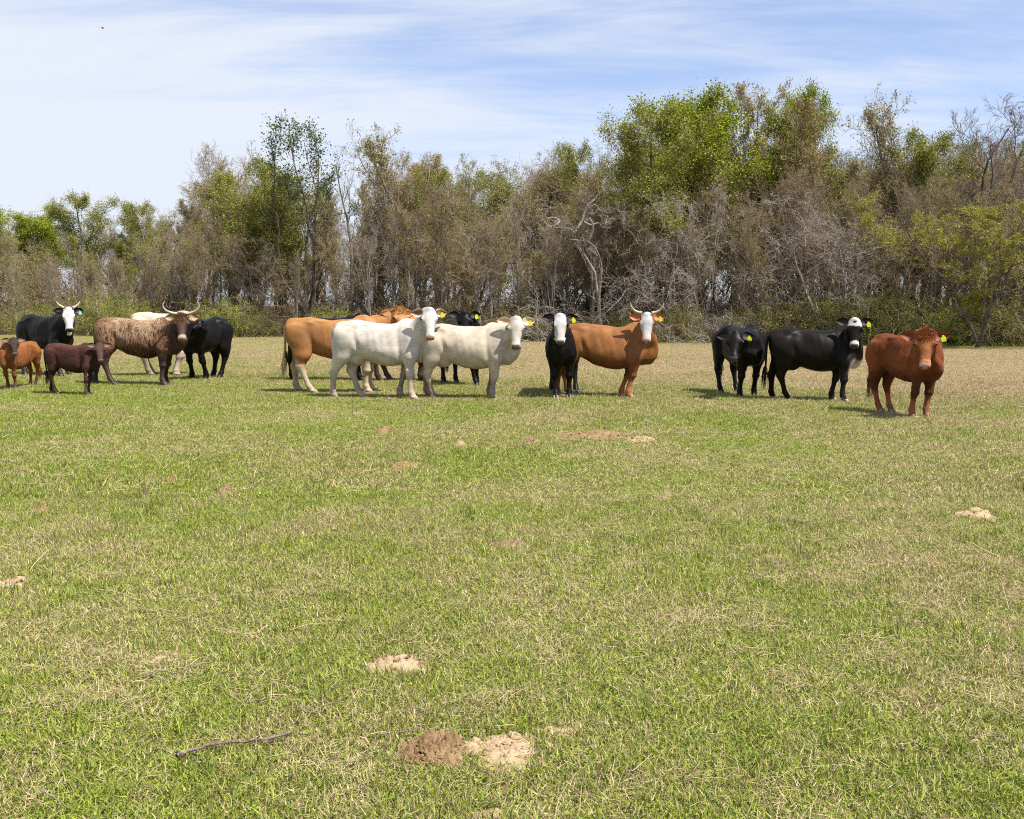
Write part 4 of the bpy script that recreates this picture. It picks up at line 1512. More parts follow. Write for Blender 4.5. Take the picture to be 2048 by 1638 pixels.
BUD = [(0.30, 0.235, 0.09), (0.38, 0.29, 0.13), (0.25, 0.235, 0.065), (0.30, 0.22, 0.12)]
BUDG = [(0.23, 0.25, 0.06), (0.29, 0.29, 0.08), (0.19, 0.20, 0.055), (0.27, 0.22, 0.10)]
GRN = [(0.19, 0.235, 0.012), (0.26, 0.30, 0.016), (0.33, 0.345, 0.026), (0.12, 0.155, 0.010)]
OLV = [(0.19, 0.20, 0.020), (0.27, 0.265, 0.032), (0.14, 0.15, 0.018)]
DRK = [(0.06, 0.085, 0.028), (0.09, 0.12, 0.035), (0.12, 0.15, 0.05)]
YEL = [(0.30, 0.30, 0.03), (0.23, 0.245, 0.026), (0.36, 0.345, 0.05)]
TW_BR = ((0.12, 0.084, 0.044), (0.37, 0.28, 0.165))
TW_PK = ((0.14, 0.10, 0.06), (0.40, 0.31, 0.205))
TW_PALE = ((0.19, 0.16, 0.13), (0.34, 0.30, 0.255))
TW_UN = ((0.09, 0.066, 0.040), (0.23, 0.175, 0.11))
TW_DK = ((0.09, 0.07, 0.06), (0.18, 0.14, 0.12))


def forest():
    rng = np.random.RandomState(77)
    pr = {}
    pr['bare1'] = tree_proto(1, nl1=20, nl2=8, nl3=6, nl4=4, twig=TW_BR, wiggle=0.15, up=0.14, ang1=(22, 62), width=0.33, base_t=0.28, trunk_r=0.145)
    pr['bare2'] = tree_proto(2, nl1=22, nl2=8, nl3=6, nl4=4, stems=2, twig=TW_BR, wiggle=0.2, width=0.34, up=0.12, ang1=(26, 65), base_t=0.28, spread_stems=0.2, trunk_r=0.14, bark='bark_pale')
    pr['bare3'] = tree_proto(3, nl1=18, nl2=8, nl3=6, nl4=4, twig=TW_PK, width=0.30, up=0.2, ang1=(20, 50), bark='bark_pale')
    pr['bud1'] = tree_proto(4, nl1=20, nl2=7, nl3=6, nl4=3, twig=TW_BR, leaves=11000, leaf_size=0.058, leaf_cols=BUD, wiggle=0.14, up=0.2, ang1=(18, 50), width=0.30, base_t=0.28, trunk_r=0.14)
    pr['bud2'] = tree_proto(5, nl1=20, nl2=7, nl3=6, nl4=3, twig=TW_PK, leaves=13000, leaf_size=0.058, leaf_cols=BUDG, base_t=0.32, wiggle=0.18, stems=2, width=0.36, up=0.10, ang1=(30, 70), spread_stems=0.2, trunk_r=0.15)
    pr['bud3'] = tree_proto(6, nl1=20, nl2=7, nl3=6, nl4=3, twig=TW_PK, leaves=6500, leaf_size=0.07, leaf_cols=BUDG + BUD, wiggle=0.15, up=0.2, ang1=(20, 55), bark='bark_pale', width=0.30)
    pr['green1'] = tree_proto(7, nl1=26, nl2=9, nl3=7, nl4=0, twig=TW_BR, leaves=70000, leaf_size=0.08, leaf_cols=GRN, width=0.34, leaf_zone=0.38, leaf_jit=0.20, wiggle=0.14)
    pr['green2'] = tree_proto(8, nl1=22, nl2=8, nl3=6, nl4=0, twig=TW_BR, leaves=36000, leaf_size=0.065, leaf_cols=OLV + BUDG[:2], width=0.36, leaf_jit=0.14, wiggle=0.16, leaf_zone=0.3)
    pr['sparse'] = tree_proto(9, nl1=36, nl2=6, nl3=4, nl4=0, stems=5, spread_stems=0.26, twig=TW_DK, bark='bark_dark', leaves=5600, leaf_size=0.080, leaf_cols=DRK, base_t=0.40, width=0.17, leaf_zone=0.48, up=0.16, ang1=(25, 60), leaf_jit=0.13, wiggle=0.22, trunk_r=0.10)
    pr['yellow'] = tree_proto(10, H=8, nl1=26, nl2=8, nl3=6, nl4=2, twig=TW_BR, bark='bark_dark', leaves=38000, leaf_size=0.046, leaf_cols=YEL + OLV[:1], base_t=0.24, width=0.46, up=0.10, ang1=(35, 80), trunk_r=0.085, leaf_jit=0.05, wiggle=0.19,
                              lean=0.01, stems=3, spread_stems=0.30, l1_shape=lambda t: np.clip(1.0 - 0.50 * t, 0.3, 1) * np.clip(0.5 + 2.5 * t, 0, 1))
    pr['pale'] = tree_proto(11, H=7, nl1=22, nl2=9, nl3=6, nl4=3, twig=TW_PALE, bark='bark_pale', base_t=0.2, width=0.50, up=0.03, ang1=(40, 80), stems=3, spread_stems=0.4, wiggle=0.26, trunk_r=0.14)
    pr['open'] = tree_proto(12, nl1=14, nl2=8, nl3=6, nl4=4, twig=TW_DK, bark='bark_dark', stems=2, spread_stems=0.22, base_t=0.35, width=0.30, up=0.12, wiggle=0.2)
    pr['whip'] = tree_proto(13, H=9, nl1=14, nl2=6, nl3=6, nl4=3, twig=TW_PALE, bark='bark_pale', stems=4, spread_stems=0.12, trunk_r=0.07, base_t=0.3, width=0.16, up=0.3, ang1=(15, 40))
    # snag: a few bare spikes
    pr['snag'] = tree_proto(14, nl1=9, nl2=3, nl3=2, nl4=0, twig=TW_DK, bark='bark', base_t=0.45, width=0.20, up=0.35, ang1=(20, 50), trunk_r=0.13, wiggle=0.14)
    # twisted tree traced limb by limb, metres at its own distance (38 px per metre), with its own spread in depth
    def tw(pts, dep):
        a = np.array(pts, float)
        return np.column_stack([(a[:, 0] - 1194) / 38.5, np.linspace(0, 1, len(a)) ** 1.3 * dep, (676 - a[:, 1]) / 38.5])
    tp = [tw([(1200, 680), (1196, 595), (1200, 533), (1190, 499), (1173, 482), (1136, 477)], -1.2),
          tw([(1204, 680), (1190, 545), (1163, 500), (1147, 462), (1136, 450), (1104, 450), (1088, 436), (1084, 420)], 1.0),
          tw([(1147, 462), (1163, 437), (1172, 408), (1190, 393), (1200, 372)], 0.9),
          tw([(1175, 480), (1184, 448), (1172, 425), (1186, 408), (1196, 420), (1212, 425)], -0.7),
          tw([(1165, 440), (1180, 446), (1196, 441), (1205, 450), (1222, 447)], 1.1),
          tw([(1104, 450), (1118, 440), (1110, 432), (1090, 430), (1092, 418)], 0.6)]
    pr['twisted'] = tree_proto(15, H=8, trunk_paths=tp, trunk_r=0.088, nl1=18, nl2=4, nl3=4, nl4=2, twig=TW_PALE, bark='bark_pale', base_t=0.35, width=0.10, wiggle=0.3, ang1=(30, 80), up=0.05)
    pr['twisted']['H'] = 8.0

    # trees one can tell apart
    named = [
        ('green1', 1300, 200, 5, 3.5, 1.0, 'tallest fresh green leafy tree, its crown standing highest above the wood'),
        ('green2', 1385, 240, 4, 2.0, 1.0, 'yellow green leafy tree joined to the right of the tallest green one'),
        ('bud1', 1455, 176, 8, 1.0, 1.0, 'ochre budding tree between the tallest green crown and the small bright green top'),
        ('green1', 1535, 200, 9, 3.1, 0.62, 'narrow bright green treetop rising above brown branches, right of centre'),
        ('bud1', 1620, 205, 5, 2.7, 1.05, 'brown and ochre tree just right of the narrow bright green treetop'),
        ('open', 1980, 212, 3, 0.5, 1.05, 'dark bare tree with open forked limbs against the sky behind the yellow green tree'),
        ('open', 2075, 190, 5, 2.2, 1.0, 'dark bare tree cut by the right edge of the photo'),
        ('bud3', 1835, 205, 6, 1.2, 0.9, 'tall slim tree with pale green buds, left of the dark open forked trees'),
        ('sparse', 620, 250, 2, 0.3, 1.05, 'tall tree with forked dark stems and sparse dark green leaf clusters against the sky'),
        ('snag', 706, 308, 2, 1.5, 1.0, 'dead leafless snag with a few spiky limbs, right of the sparse leaved tree'),
        ('bare3', 752, 302, 5, 2.6, 0.8, 'slender grey bare tree between the snag and the tall budding tree'),
        ('bud3', 858, 262, 4, 0.9, 1.15, 'tall wide tree with pale buds, highest between the snag and the green crowns'),
        ('green2', 448, 336, 4, 4.0, 1.15, 'olive green leafy tree with grey limbs, largest green crown on the left'),
        ('green2', 535, 350, 6, 1.0, 0.9, 'darker olive green tree just left of the sparse leaved tree'),
        ('bare1', 412, 306, 12, 0.2, 1.0, 'grey bare treetop standing behind the large olive green crown'),
        ('bare2', 510, 302, 12, 1.9, 0.9, 'fine twigged bare treetop behind and right of the large olive green crown'),
        ('bud2', 945, 310, 5, 3.0, 0.95, 'budding green brown tree right of the tall wide budding tree'),
        ('bare1', 1070, 284, 8, 2.2, 1.1, 'bare grey brown tree with a broad fine twigged top at the centre of the skyline'),
        ('green2', 1180, 285, 7, 0.0, 0.7, 'thin green tree at the left foot of the tallest green crown'),
        ('green1', 62, 428, 12, 5.0, 1.25, 'round green leafy tree near the left edge of the photo'),
        ('green1', -8, 424, 11, 2.0, 1.2, 'green leafy tree cut by the left edge of the photo'),
        ('whip', 150, 438, 6, 0.0, 1.2, 'bare pale saplings in the gap between the left green trees'),
        ('whip', 190, 455, 9, 2.0, 1.2, 'cluster of slim pale trunks with sky showing between them on the left'),
        ('green2', 262, 400, 10, 2.0, 1.15, 'pale green leafy tree behind the horned white faced cow'),
        ('green2', 335, 405, 9, 0.6, 1.1, 'broad green and tan tree above the brindle cow'),
        ('yellow', 1955, 368, -3.0, 2.0, 1.35, 'spreading tree with yellow green spring leaves standing forward at the right'),
        ('pale', 1672, 378, -0.8, 1.0, 1.05, 'pale grey bare tree with tangled spreading limbs, in front of the wood on the right'),
        ('bare2', 960, 372, -0.5, 0.5, 1.15, 'rounded brown bush like bare tree left of the twisted one'),
        ('pale', 1330, 400, 0.2, 3.0, 1.0, 'grey bare tree with fine drooping twigs right of the twisted one'),
    ]
    for (k, px, top, off, rot, ws, lab) in named:
        tree_at(pr[k], px, top, off, rot, ws, label=lab)
    d = edge_depth(1194, -1.3)
    root = place_tree(pr['twisted'], ((1194 - CX) / F_PX * d, d, 0), 8.0, 0.0, 1.0, label='twisted pale barked tree with crooked limbs and bare ends at the centre right')
    root.scale = (d / 52.0 * 1.0,) * 3
    # filling rows
    kinds = ['bare1', 'bare2', 'bare3', 'bud1', 'bud2', 'bud3']
    labs = {'bare1': ('grey brown bare tree in the wood', 'grey brown bare trees of the wood'),
            'bare2': ('two stemmed bare tree in the wood', 'two stemmed bare trees of the wood'),
            'bare3': ('pale barked upright bare tree packed among others in the wood', 'pale barked bare trees of the wood'),
            'bud1': ('tree with ochre buds packed among others in the wood', 'ochre budding trees of the wood'),
            'bud2': ('two stemmed tree with green buds packed among others in the wood', 'green budding trees of the wood'),
            'bud3': ('pale barked sparsely budding tree in the wood', 'sparsely budding trees of the wood'),
            'green2': ('small olive green tree in the wood', 'olive green trees inside the wood')}
    px = -400.0
    while px < 2500:
        k = ['bare3', 'whip', 'bud3', 'open', 'bare1'][rng.randint(0, 5)]
        s0 = np.interp(px, SIL[:, 0], SIL[:, 1])
        tree_at(pr[k], px, min(s0 + rng.uniform(60, 190), 500), rng.uniform(-0.6, 0.5), rng.rand() * 6.28, rng.uniform(0.7, 1.0),
                label={'bare3': 'slim bare tree at the front of the wood', 'whip': 'cluster of slim pale stems at the front of the wood', 'bud3': 'slim budding tree at the front of the wood',
                       'open': 'dark forked bare tree at the front of the wood', 'bare1': 'grey brown bare tree at the front of the wood'}[k] + ' ' + region(px),
                group={'bare3': 'slim bare trees', 'whip': 'pale stems', 'bud3': 'slim budding trees', 'open': 'dark forked trees', 'bare1': 'grey brown trees'}[k] + ' at the front of the wood ' + region(px))
        px += rng.uniform(50, 95)
    for row, (off, drop0, drop1, stp) in enumerate(((1.2, 50, 170, 52), (4.5, 20, 110, 50), (9.0, 5, 70, 52), (14.5, 0, 50, 56), (20.0, 0, 40, 60))):
        px = -420.0 + 20 * row
        while px < 2520:
            p = px + rng.uniform(-20, 20)
            s0 = np.interp(p, SIL[:, 0], SIL[:, 1])
            if 110 < p < 225 and row > 1:
                px += stp
                continue
            top = s0 + rng.uniform(drop0, drop1)
            top = min(top, 520)
            if p < 400:
                k = kinds[rng.choice(6, p=[.14, .14, .12, .20, .25, .15])]
            elif p < 1150:
                k = kinds[rng.choice(6, p=[.22, .18, .12, .22, .12, .14])]
            else:
                k = kinds[rng.choice(6, p=[.24, .28, .14, .14, .08, .12])]
            if rng.rand() < 0.06:
                k = 'green2'
            tree_at(pr[k], p, top, off + rng.uniform(-1.2, 1.2), rng.rand() * 6.28, rng.uniform(0.80, 1.15), label=labs[k][0].replace('packed among others in the wood', 'in the wood').replace('half hidden inside the wood', 'half hidden in the wood') + ' ' + region(p), group=labs[k][1] + ' ' + region(p))
            px += stp


def bush_proto(seed, H=2.2, W=1.6, n=60, twig=TW_BR, leaves=0, cols=None, size=0.07, sub=6, droop=-0.05, sub2=6, thin=1.0):
    rng = np.random.RandomState(seed)
    P = []
    az = rng.rand(n) * 2 * PI
    el = R(25) + R(62) * rng.rand(n)
    d = np.stack([np.cos(az) * np.cos(el), np.sin(az) * np.cos(el), np.sin(el)], -1)
    st = np.column_stack([rng.normal(0, W * 0.33, n), rng.normal(0, W * 0.22, n), np.full(n, -0.05)])
    Ls = H * (0.6 + 0.5 * rng.rand(n))
    pts = [st]
    cur = st
    for k in range(7):
        d = unit(d + rng.normal(0, 0.16, (n, 3)) + np.array([0, 0, droop]))
        cur = cur + d * (Ls / 7)[:, None]
        cur[:, 2] = np.maximum(cur[:, 2], 0.03)
        pts.append(cur)
    P0 = np.stack(pts, 1)
    R0 = np.repeat(np.linspace(0.022, 0.007, 8)[None], n, 0) * thin
    P1, R1 = grow(rng, P0, R0, sub, (0.12, 1.0), lambda t, pl, r: pl * 0.42 * (0.5 + 0.8 * r.rand(len(t))), (25, 75), 5, droop, 0.22, 0.55, 0.4, 0.006)
    P2, R2 = grow(rng, P1, R1, sub2, (0.1, 1.0), lambda t, pl, r: pl * 0.5 * (0.5 + 0.8 * r.rand(len(t))), (25, 75), 3, droop, 0.25, 0.7, 0.5, 0.005)
    g0 = Geo()
    V, Q = tubes(P0, R0, 5)
    tcv = np.asarray(twig)
    f = rng.rand(n)[:, None]
    g0.add(V, Q, None, np.repeat(tcv[0] * (1 - f) + tcv[1] * f, 8 * 5, 0))
    g1 = Geo()
    for P_, R_, kk in ((P1, R1, 15), (P2, R2, 9)):
        V, Q = tubes(P_, R_, 3)
        f = rng.rand(len(P_))[:, None]
        g1.add(V, Q, None, np.repeat(tcv[0] * (1 - f) + tcv[1] * f, kk, 0))
    parts = {'trunk': g0.mesh('stems', M['twig']), 'twigs': g1.mesh('twigs', M['twig'])}
    if leaves:
        gl = Geo()
        V, Q, K = leaf_quads(rng, P2, leaves, size, cols, 0.0, 0.05)
        gl.add(V, Q, None, K)
        parts['foliage'] = gl.mesh('foliage', M['leaf'], smooth=False)
    parts['H'] = np.percentile(P2[:, -1, 2], 98)
    return parts


REG = [(-9e9, 120, 'at the far left'), (120, 380, 'above the left group of cows'), (380, 700, 'left of the dead snag'), (700, 1000, 'behind the white cow'),
       (1000, 1260, 'around the twisted tree'), (1260, 1500, 'below the tallest green crown'), (1500, 1780, 'behind the pale tangled tree'), (1780, 9e9, 'around the yellow green tree')]


def region(px):
    for a, b_, t_ in REG:
        if a <= px < b_:
            return t_


def understorey():
    rng = np.random.RandomState(5)
    B = [bush_proto(31, 2.6, 2.2, 55, TW_UN, 500, BUD, 0.05), bush_proto(32, 2.2, 2.4, 60, TW_BR, 200, BUD, 0.05), bush_proto(33, 2.6, 1.8, 50, TW_UN, 1200, OLV, 0.045)]
    G = [bush_proto(34, 2.4, 2.0, 45, TW_BR, 9500, [(0.11, 0.15, 0.014), (0.17, 0.21, 0.02), (0.08, 0.11, 0.012)], 0.05, 5, 0.0, 5),
         bush_proto(35, 2.0, 2.2, 45, TW_BR, 9500, [(0.20, 0.25, 0.022), (0.27, 0.31, 0.032), (0.14, 0.18, 0.016)], 0.05, 5, 0.02, 5)]
    dead = bush_proto(36, 1.3, 1.8, 34, TW_PALE, 0, None, 0.06, 7, -0.10, 5, 0.45)
    px = -420
    i = 0
    while px < 2520:
        k = rng.randint(0, 3)
        rg_ = ' ' + region(px)
        tree_at(B[k], px + rng.uniform(-12, 12), 612 - rng.uniform(-28, 24), rng.uniform(-0.2, 0.9), rng.rand() * 6.28, 1.3, name='bush',
                label=['tangled brown bush at the wood edge', 'tangled pinkish bush at the wood edge', 'bush with olive buds at the wood edge'][k] + rg_,
                cat='bush', group=['brown brush along the foot of the wood', 'pinkish brush along the foot of the wood', 'olive budding brush along the foot of the wood'][k] + rg_)
        px += 58
    px = -420
    while px < 2520:
        k = rng.randint(0, 3)
        rg_ = ' ' + region(px)
        tree_at(B[k], px + rng.uniform(-16, 16), 570 - rng.uniform(-20, 40), rng.uniform(4.0, 9.0), rng.rand() * 6.28, 1.25, name='bush',
                label=['brown brush between the trunks', 'pinkish brush between the trunks', 'olive budding brush between the trunks'][k] + rg_,
                cat='bush', group=['tall brown brush inside the wood', 'tall pinkish brush inside the wood', 'tall olive brush inside the wood'][k] + rg_)
        px += 64
    greens = [
        (1, 98, 590, 'fresh green shrub at the left, above the horned white faced cow'), (1, 225, 570, 'tall light green shrub between the white faced cow and the brindle cow'),
        (1, 275, 588, 'bright green shrub above the back of the brindle cow'), (0, 395, 600, 'dark green shrub above the black cow of the left group'),
        (1, 455, 585, 'bright green shrub right behind the black cow of the left group'), (0, 520, 610, 'low green shrub between the two groups of cows'),
        (1, 672, 603, 'small bright green shrub above the back of the tan cow'), (0, 905, 606, 'green shrub behind the curly head and the white cow'),
        (0, 1045, 606, 'green shrub above the cream cow with wide ears'), (1, 1098, 616, 'yellowish green shrub just above the white faced black cow'),
        (0, 1250, 600, 'green shrub behind the pale horns of the tan cow'), (0, 1360, 600, 'dark green shrub in the gap before the right group'),
        (0, 1462, 622, 'green shrub above the lowered head of the black cow'), (1, 1560, 596, 'olive green shrub above the rump of the second cow from the right'),
        (0, 1625, 580, 'broad green shrub under the pale tangled tree'), (1, 1700, 585, 'green shrub right behind the white forehead of the black cow'),
        (0, 1765, 570, 'tall dark green shrub between the two rightmost cows'), (0, 1830, 572, 'broad dark green shrub above the curly brown cow'),
        (1, 1900, 595, 'light green shrub beside the trunk of the yellow green tree'), (0, 2000, 580, 'green shrub behind the trunk at the right edge'),
        (0, 20, 610, 'low green shrub at the left edge above the orange calf')]
    for (k, px, top, lab) in greens:
        tree_at(G[k], px, top + 12, rng.uniform(-1.2, -0.3), rng.rand() * 6.28, rng.uniform(0.95, 1.25), name='shrub', label=lab, cat='shrub', group='green shrubs at the edge of the wood')
    for (px, top, lab) in ((1130, 598, 'fallen pale brushwood lying at the foot of the twisted tree'), (1390, 626, 'pale dead brushwood left of the right group of cows'),
                           (1500, 622, 'heap of pale dead branches above the leftmost cow of the right group'), (860, 622, 'pale dead brushwood behind the head of the white cow')):
        tree_at(dead, px, top, -1.0, rng.rand() * 6.28, 1.2, name='dead_brush', label=lab, cat='dead brush', group='dead brushwood at the edge of the wood')
    # green growth at the wood edge
    g = Geo()
    n = 34000
    X = rng.uniform(-36, 34, n)
    keep = rng.rand(n) < np.clip(0.25 + 0.75 * (X + 12) / 20, 0.2, 1)
    X = X[keep]
    Y = 48.0 - 0.35 * X + rng.normal(-1.0, 0.7, len(X))
    V, Q, T, K = blades(rng, np.stack([X, Y], -1), 0.17, 0.012, 0.4)
    K[:, 0] = 0.4 + 0.6 * K[:, 0]
    g.add(V, Q, T, K)
    tag(add('verge_grass', g.mesh('verge_grass', M['blade'], 'blade', False)), 'longer green grass along the foot of the wood', 'grass', kind='stuff')


# ------------------------------------------------------------------ bare soil, dung, sticks
def mound(name, label, cat, px, py, rx_px, ry_px, h, m1, group, rot=0.0, seed=0, clods=0, clod_mat=None, rough=1.0, bare=True):
    c = ground(px, py)
    e = ground(px + rx_px, py)
    t = ground(px, py - ry_px)
    b_ = ground(px, py + ry_px)
    rx = e[0] - c[0]
    ry = (t[1] - b_[1]) / 2
    rng = np.random.RandomState(seed)
    nr, na = 22, 56
    rr = np.linspace(0, 1, nr)[1:]
    aa = np.arange(na) * 2 * PI / na
    lim = 1 + 0.16 * np.sin(3 * aa + c[0] * 5) + 0.09 * np.sin(7 * aa + c[1] * 3) + 0.04 * np.sin(13 * aa)
    Rg, Ag = np.meshgrid(rr, aa, indexing='ij')
    X = Rg * np.cos(Ag) * rx * lim[None]
    Y = Rg * np.sin(Ag) * ry * lim[None]
    P = np.stack([X.ravel(), Y.ravel(), np.zeros(X.size)], -1)
    P = np.vstack([[0, 0, 0], P])
    rad = np.concatenate([[0], Rg.ravel()])
    pro = np.clip(1 - rad ** 2.2, 0, 1)
    nz = 0.55 + 0.33 * vnoise(P, 2.4 / max(rx, .05), seed + 1) + rough * 0.22 * vnoise(P, 11 / max(rx, .05), seed + 2) + rough * 0.12 * vnoise(P, 30 / max(rx, .05), seed + 3)
    P[:, 2] = pro * h * np.clip(nz, 0.12, 1.6) - 0.006 * (rad > 0.98) + 0.006
    Q, T = [], []
    for j in range(na):
        T.append((0, 1 + j, 1 + (j + 1) % na))
    for i in range(nr - 2):
        for j in range(na):
            a0 = 1 + i * na + j
            a1 = 1 + i * na + (j + 1) % na
            Q.append((a0, a0 + na, a1 + na, a1))
    ca, sa = math.cos(rot), math.sin(rot)
    root = empty(name, c, rot)
    tag(root, label, cat, group)
    add('soil_heap' if 'mound' in name or 'patch' in name else 'crust', make_mesh(name, P, np.array(Q), np.array(T), m1), root)
    if bare:
        BARE.append((c[0], c[1], rx, ry, rot))
    if clods:
        g = Geo()
        for k in range(clods):
            a = rng.rand() * 6.28
            r_ = math.sqrt(rng.rand()) * (1.22 if k % 3 == 0 else 1.0)
            x_, y_ = r_ * math.cos(a) * rx, r_ * math.sin(a) * ry
            s = (0.005 + 0.016 * rng.rand() ** 2.2) * (1 if rx > 0.15 else 0.6)
            hz = h * max(0.15, (1 - r_ ** 2.2)) * 0.65 + s * 0.3
            ph = np.array([0.5, 1.2, 1.9, 2.6])
            t6 = np.arange(6) * PI / 3
            rg = np.stack([np.sin(ph)[:, None] * np.cos(t6)[None], np.sin(ph)[:, None] * np.sin(t6)[None], np.repeat(-np.cos(ph)[:, None], 6, 1) * 0.75], -1) * s
            rg *= 1 + rng.normal(0, 0.2, rg.shape)
            V, Q_, T_ = loft(rg + np.array([x_, y_, hz]))
            g.add(V, Q_, T_)
        o = add('clods', g.mesh('clods', clod_mat or m1, smooth=False), root)
        o['kind'] = 'stuff'
    return root


def soil_things():
    gp, gd = 'bare soil patches in the pasture', 'dung pats in the pasture'
    mound('soil_mound', 'freshly dug crumbly reddish soil mound in the foreground, beside the sandy patch', 'soil mound', 868, 1510, 78, 32, 0.052, M['clay'], gp, 0.25, 1, 800, M['clay'], 2.4)
    mound('soil_patch', 'pale trampled sandy patch in the foreground, right of the reddish mound', 'bare soil', 998, 1506, 86, 38, 0.026, M['sand'], gp, 0.30, 2, 110, M['sand'], 1.2)
    mound('soil_patch', 'thin pale sandy streak right of the large sandy patch', 'bare soil', 1120, 1466, 36, 9, 0.016, M['sand'], gp, 0.1, 3, 14, M['sand'])
    mound('soil_mound', 'low sandy mound with a grassy rim, above the crumbly reddish one', 'soil mound', 795, 1332, 64, 19, 0.045, M['sand'], gp, 0.1, 4, 60, M['clay'], 0.8)
    mound('soil_patch', 'faint sandy patch thinly grown with grass at lower left', 'bare soil', 310, 1316, 72, 13, 0.016, M['sand'], gp, 0.0, 5, 20, M['sand'], 1, False)
    mound('soil_patch', 'pale sandy patch cut by the bottom edge of the photo', 'bare soil', 975, 1634, 40, 12, 0.020, M['sand'], gp, 0.0, 6, 12, M['sand'])
    mound('dung_pat', 'small round tan dung pat below the large sandy patch', 'dung', 1013, 1583, 15, 8, 0.014, M['clay'], gd, 0, 7)
    mound('dung_pat', 'long dried tan dung pat on the grass at the right', 'dung', 1950, 1033, 42, 8, 0.05, M['sand'], gd, -0.05, 8, 24, M['dung'])
    mound('soil_patch', 'bare earth among grass at the left edge, halfway down', 'bare soil', 18, 1168, 40, 12, 0.03, M['sand'], gp, 0, 9, 30, M['clay'])
    mound('dung_pat', 'dried brown dung pat right of centre left, two lumps side by side', 'dung', 452, 987, 22, 7, 0.055, M['dung'], gd, 0.1, 10, 14, M['dung_dark'])
    mound('dung_pat', 'small tan dung pat near the left edge of the field', 'dung', 82, 1023, 15, 5, 0.05, M['clay'], gd, 0, 11, 6, M['dung'])
    mound('dung_pat', 'small dark dung pat left of the two lumped one', 'dung', 288, 991, 9, 4, 0.065, M['dung_dark'], gd, 0, 12, 6, M['dung_dark'])
    mound('soil_mound', 'small reddish ant mound under the white cow', 'soil mound', 767, 864, 14, 7, 0.065, M['clay'], gp, 0, 13, 30, M['clay'])
    mound('soil_patch', 'reddish bare spot below the cream cow', 'bare soil', 808, 934, 28, 6, 0.045, M['clay'], gp, 0, 14, 30, M['clay'])
    mound('dung_pat', 'pale dung pat right of the small ant mound', 'dung', 921, 892, 11, 4, 0.07, M['sand'], gd, 0, 15, 6, M['dung'])
    mound('soil_patch', 'long bare reddish strip of soil below the tan horned cow', 'bare soil', 1185, 872, 88, 8, 0.050, M['clay'], gp, 0.05, 16, 90, M['clay'])
    mound('soil_patch', 'pale bare spot at the right end of the long bare strip', 'bare soil', 1280, 881, 30, 5, 0.05, M['sand'], gp, 0, 17, 20, M['dung'])
    mound('dung_pat', 'brown dung pat at the left end of the long bare strip', 'dung', 1060, 885, 22, 5, 0.06, M['dung'], gd, 0, 18, 14, M['dung_dark'])
    mound('dung_pat', 'low brown dung pat in the middle of the field', 'dung', 1015, 1090, 38, 6, 0.03, M['dung'], gd, 0, 19, 20, M['dung'])
    mound('dung_pat', 'tan dung pat on the green grass left of the curved rut', 'dung', 345, 966, 10, 4, 0.06, M['clay'], gd, 0, 20, 6, M['dung'])
    # sticks
    rng = np.random.RandomState(3)

    def stick(label, pts, r0, r1, twigs=0, m='stick'):
        P = np.array([ground(a, b_) for a, b_ in pts])
        P[:, 2] = 0.035
        c = P[0].copy()
        c[2] = 0
        root = empty('fallen_stick', c)
        tag(root, label, 'stick', 'fallen sticks on the grass')
        Q_ = crom(P - c, 26)
        Q_ += rng.normal(0, 0.0015, Q_.shape)
        rad = np.linspace(r0, r1, 26) * (1 + 0.18 * np.sin(np.arange(26) * 1.7))
        V, Qd = tubes(Q_[None], rad[None], 9)
        add('branch', make_mesh('branch', V, Qd, None, M[m]), root)
        for k in range(twigs):
            i = rng.randint(5, 20)
            d = unit(rng.normal(size=3) * np.array([1, 1, .3]))
            pp = Q_[i] + d * np.linspace(0, 0.055, 5)[:, None] + rng.normal(0, .002, (5, 3))
            V, Qd = tubes(pp[None], np.linspace(r1 * 0.7, r1 * 0.3, 5)[None], 5)
            add('side_twig', make_mesh('side_twig', V, Qd, None, M[m]), root)
    stick('long weathered fallen branch lying in the grass at lower left', [(352, 1531), (395, 1515), (440, 1504), (500, 1500), (545, 1493), (588, 1481)], 0.0068, 0.0042, 3)
    stick('short forked stick above the long fallen branch', [(598, 1432), (620, 1442), (648, 1428), (688, 1420)], 0.0035, 0.002)
    stick('bent pale stem lying left of the reddish soil mound', [(745, 1487), (780, 1484), (820, 1481), (842, 1474)], 0.0032, 0.0024, 2)
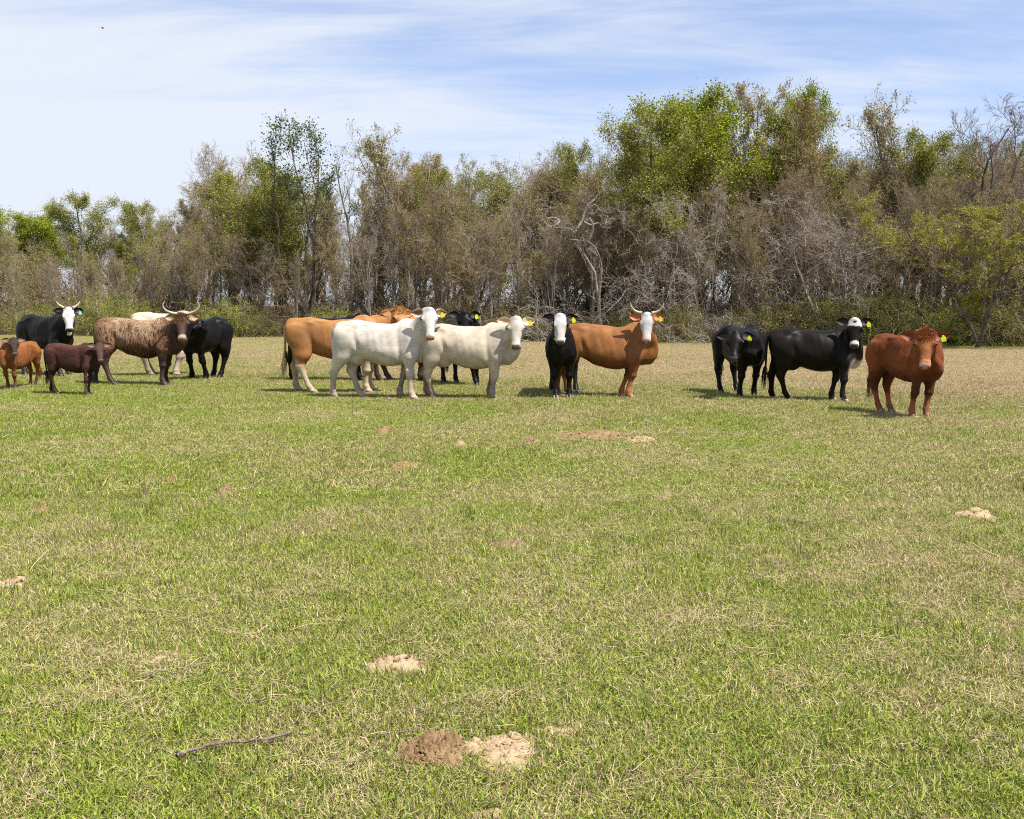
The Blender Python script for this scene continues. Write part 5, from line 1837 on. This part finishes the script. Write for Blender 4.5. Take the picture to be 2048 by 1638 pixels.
    stick('thin dead stem curving in the grass at bottom left', [(82, 1600), (100, 1610), (118, 1622), (125, 1636)], 0.003, 0.002)
    stick('forked dry stem right of the faint sandy patch', [(285, 1370), (325, 1358), (352, 1362), (400, 1345), (428, 1338)], 0.003, 0.0016, 1)
    # fallen branch on the sunny side of the bare strip
    return


def bird(px, py, dist):
    c = at_depth(px, py, dist)
    root = empty('bird', c, R(10))
    tag(root, 'tiny dark bird gliding high in the sky at upper left', 'bird')
    A = crom([(-0.28, 0.01, 0.01), (-0.2, 0.035, 0.03), (-0.02, 0.06, 0.055), (0.12, 0.045, 0.042), (0.2, 0.03, 0.032), (0.27, 0.004, 0.005)], 14)
    t = np.arange(12) * PI / 6
    rg = np.stack([np.repeat(A[:, :1], 12, 1), A[:, 1:2] * np.cos(t)[None], A[:, 2:3] * np.sin(t)[None]], -1)
    m = plain('feathers', (0.03, 0.028, 0.026), 0.7)
    V, Q, T = loft(rg)
    add('body', make_mesh('body', V, Q, T, m), root)
    for sg in (-1, 1):
        L0 = np.array([(0.10, 0, .02), (0.13, .18, .06), (0.07, .42, .04), (-0.04, .62, 0.0)])
        T0 = np.array([(-0.08, 0, .02), (-0.07, .18, .06), (-0.07, .42, .035), (-0.09, .60, -0.005)])
        rings = []
        for a_, b_ in zip(L0, T0):
            mid = (a_ + b_) / 2
            rings.append([a_, mid + (0, 0, .012), b_, mid - (0, 0, .006)])
        rings = np.array(rings) * np.array([1, sg, 1])
        V, Q, T = loft(rings)
        add('wing', make_mesh('wing', V, Q, T, m), root)
    tl = np.array([[(-0.2, .03, 0), (-0.2, 0, .012), (-0.2, -.03, 0), (-0.2, 0, -.004)], [(-0.42, .07, 0), (-0.42, 0, .008), (-0.42, -.07, 0), (-0.42, 0, -.004)]])
    V, Q, T = loft(tl)
    add('tail', make_mesh('tail', V, Q, T, m), root)


import time
_t = time.time()
forest()
understorey()
print('trees', time.time() - _t)
soil_things()
near_grass()
far_grass()
print('grass', time.time() - _t)
herd()
print('herd', time.time() - _t)
bird(205, 56, 150)
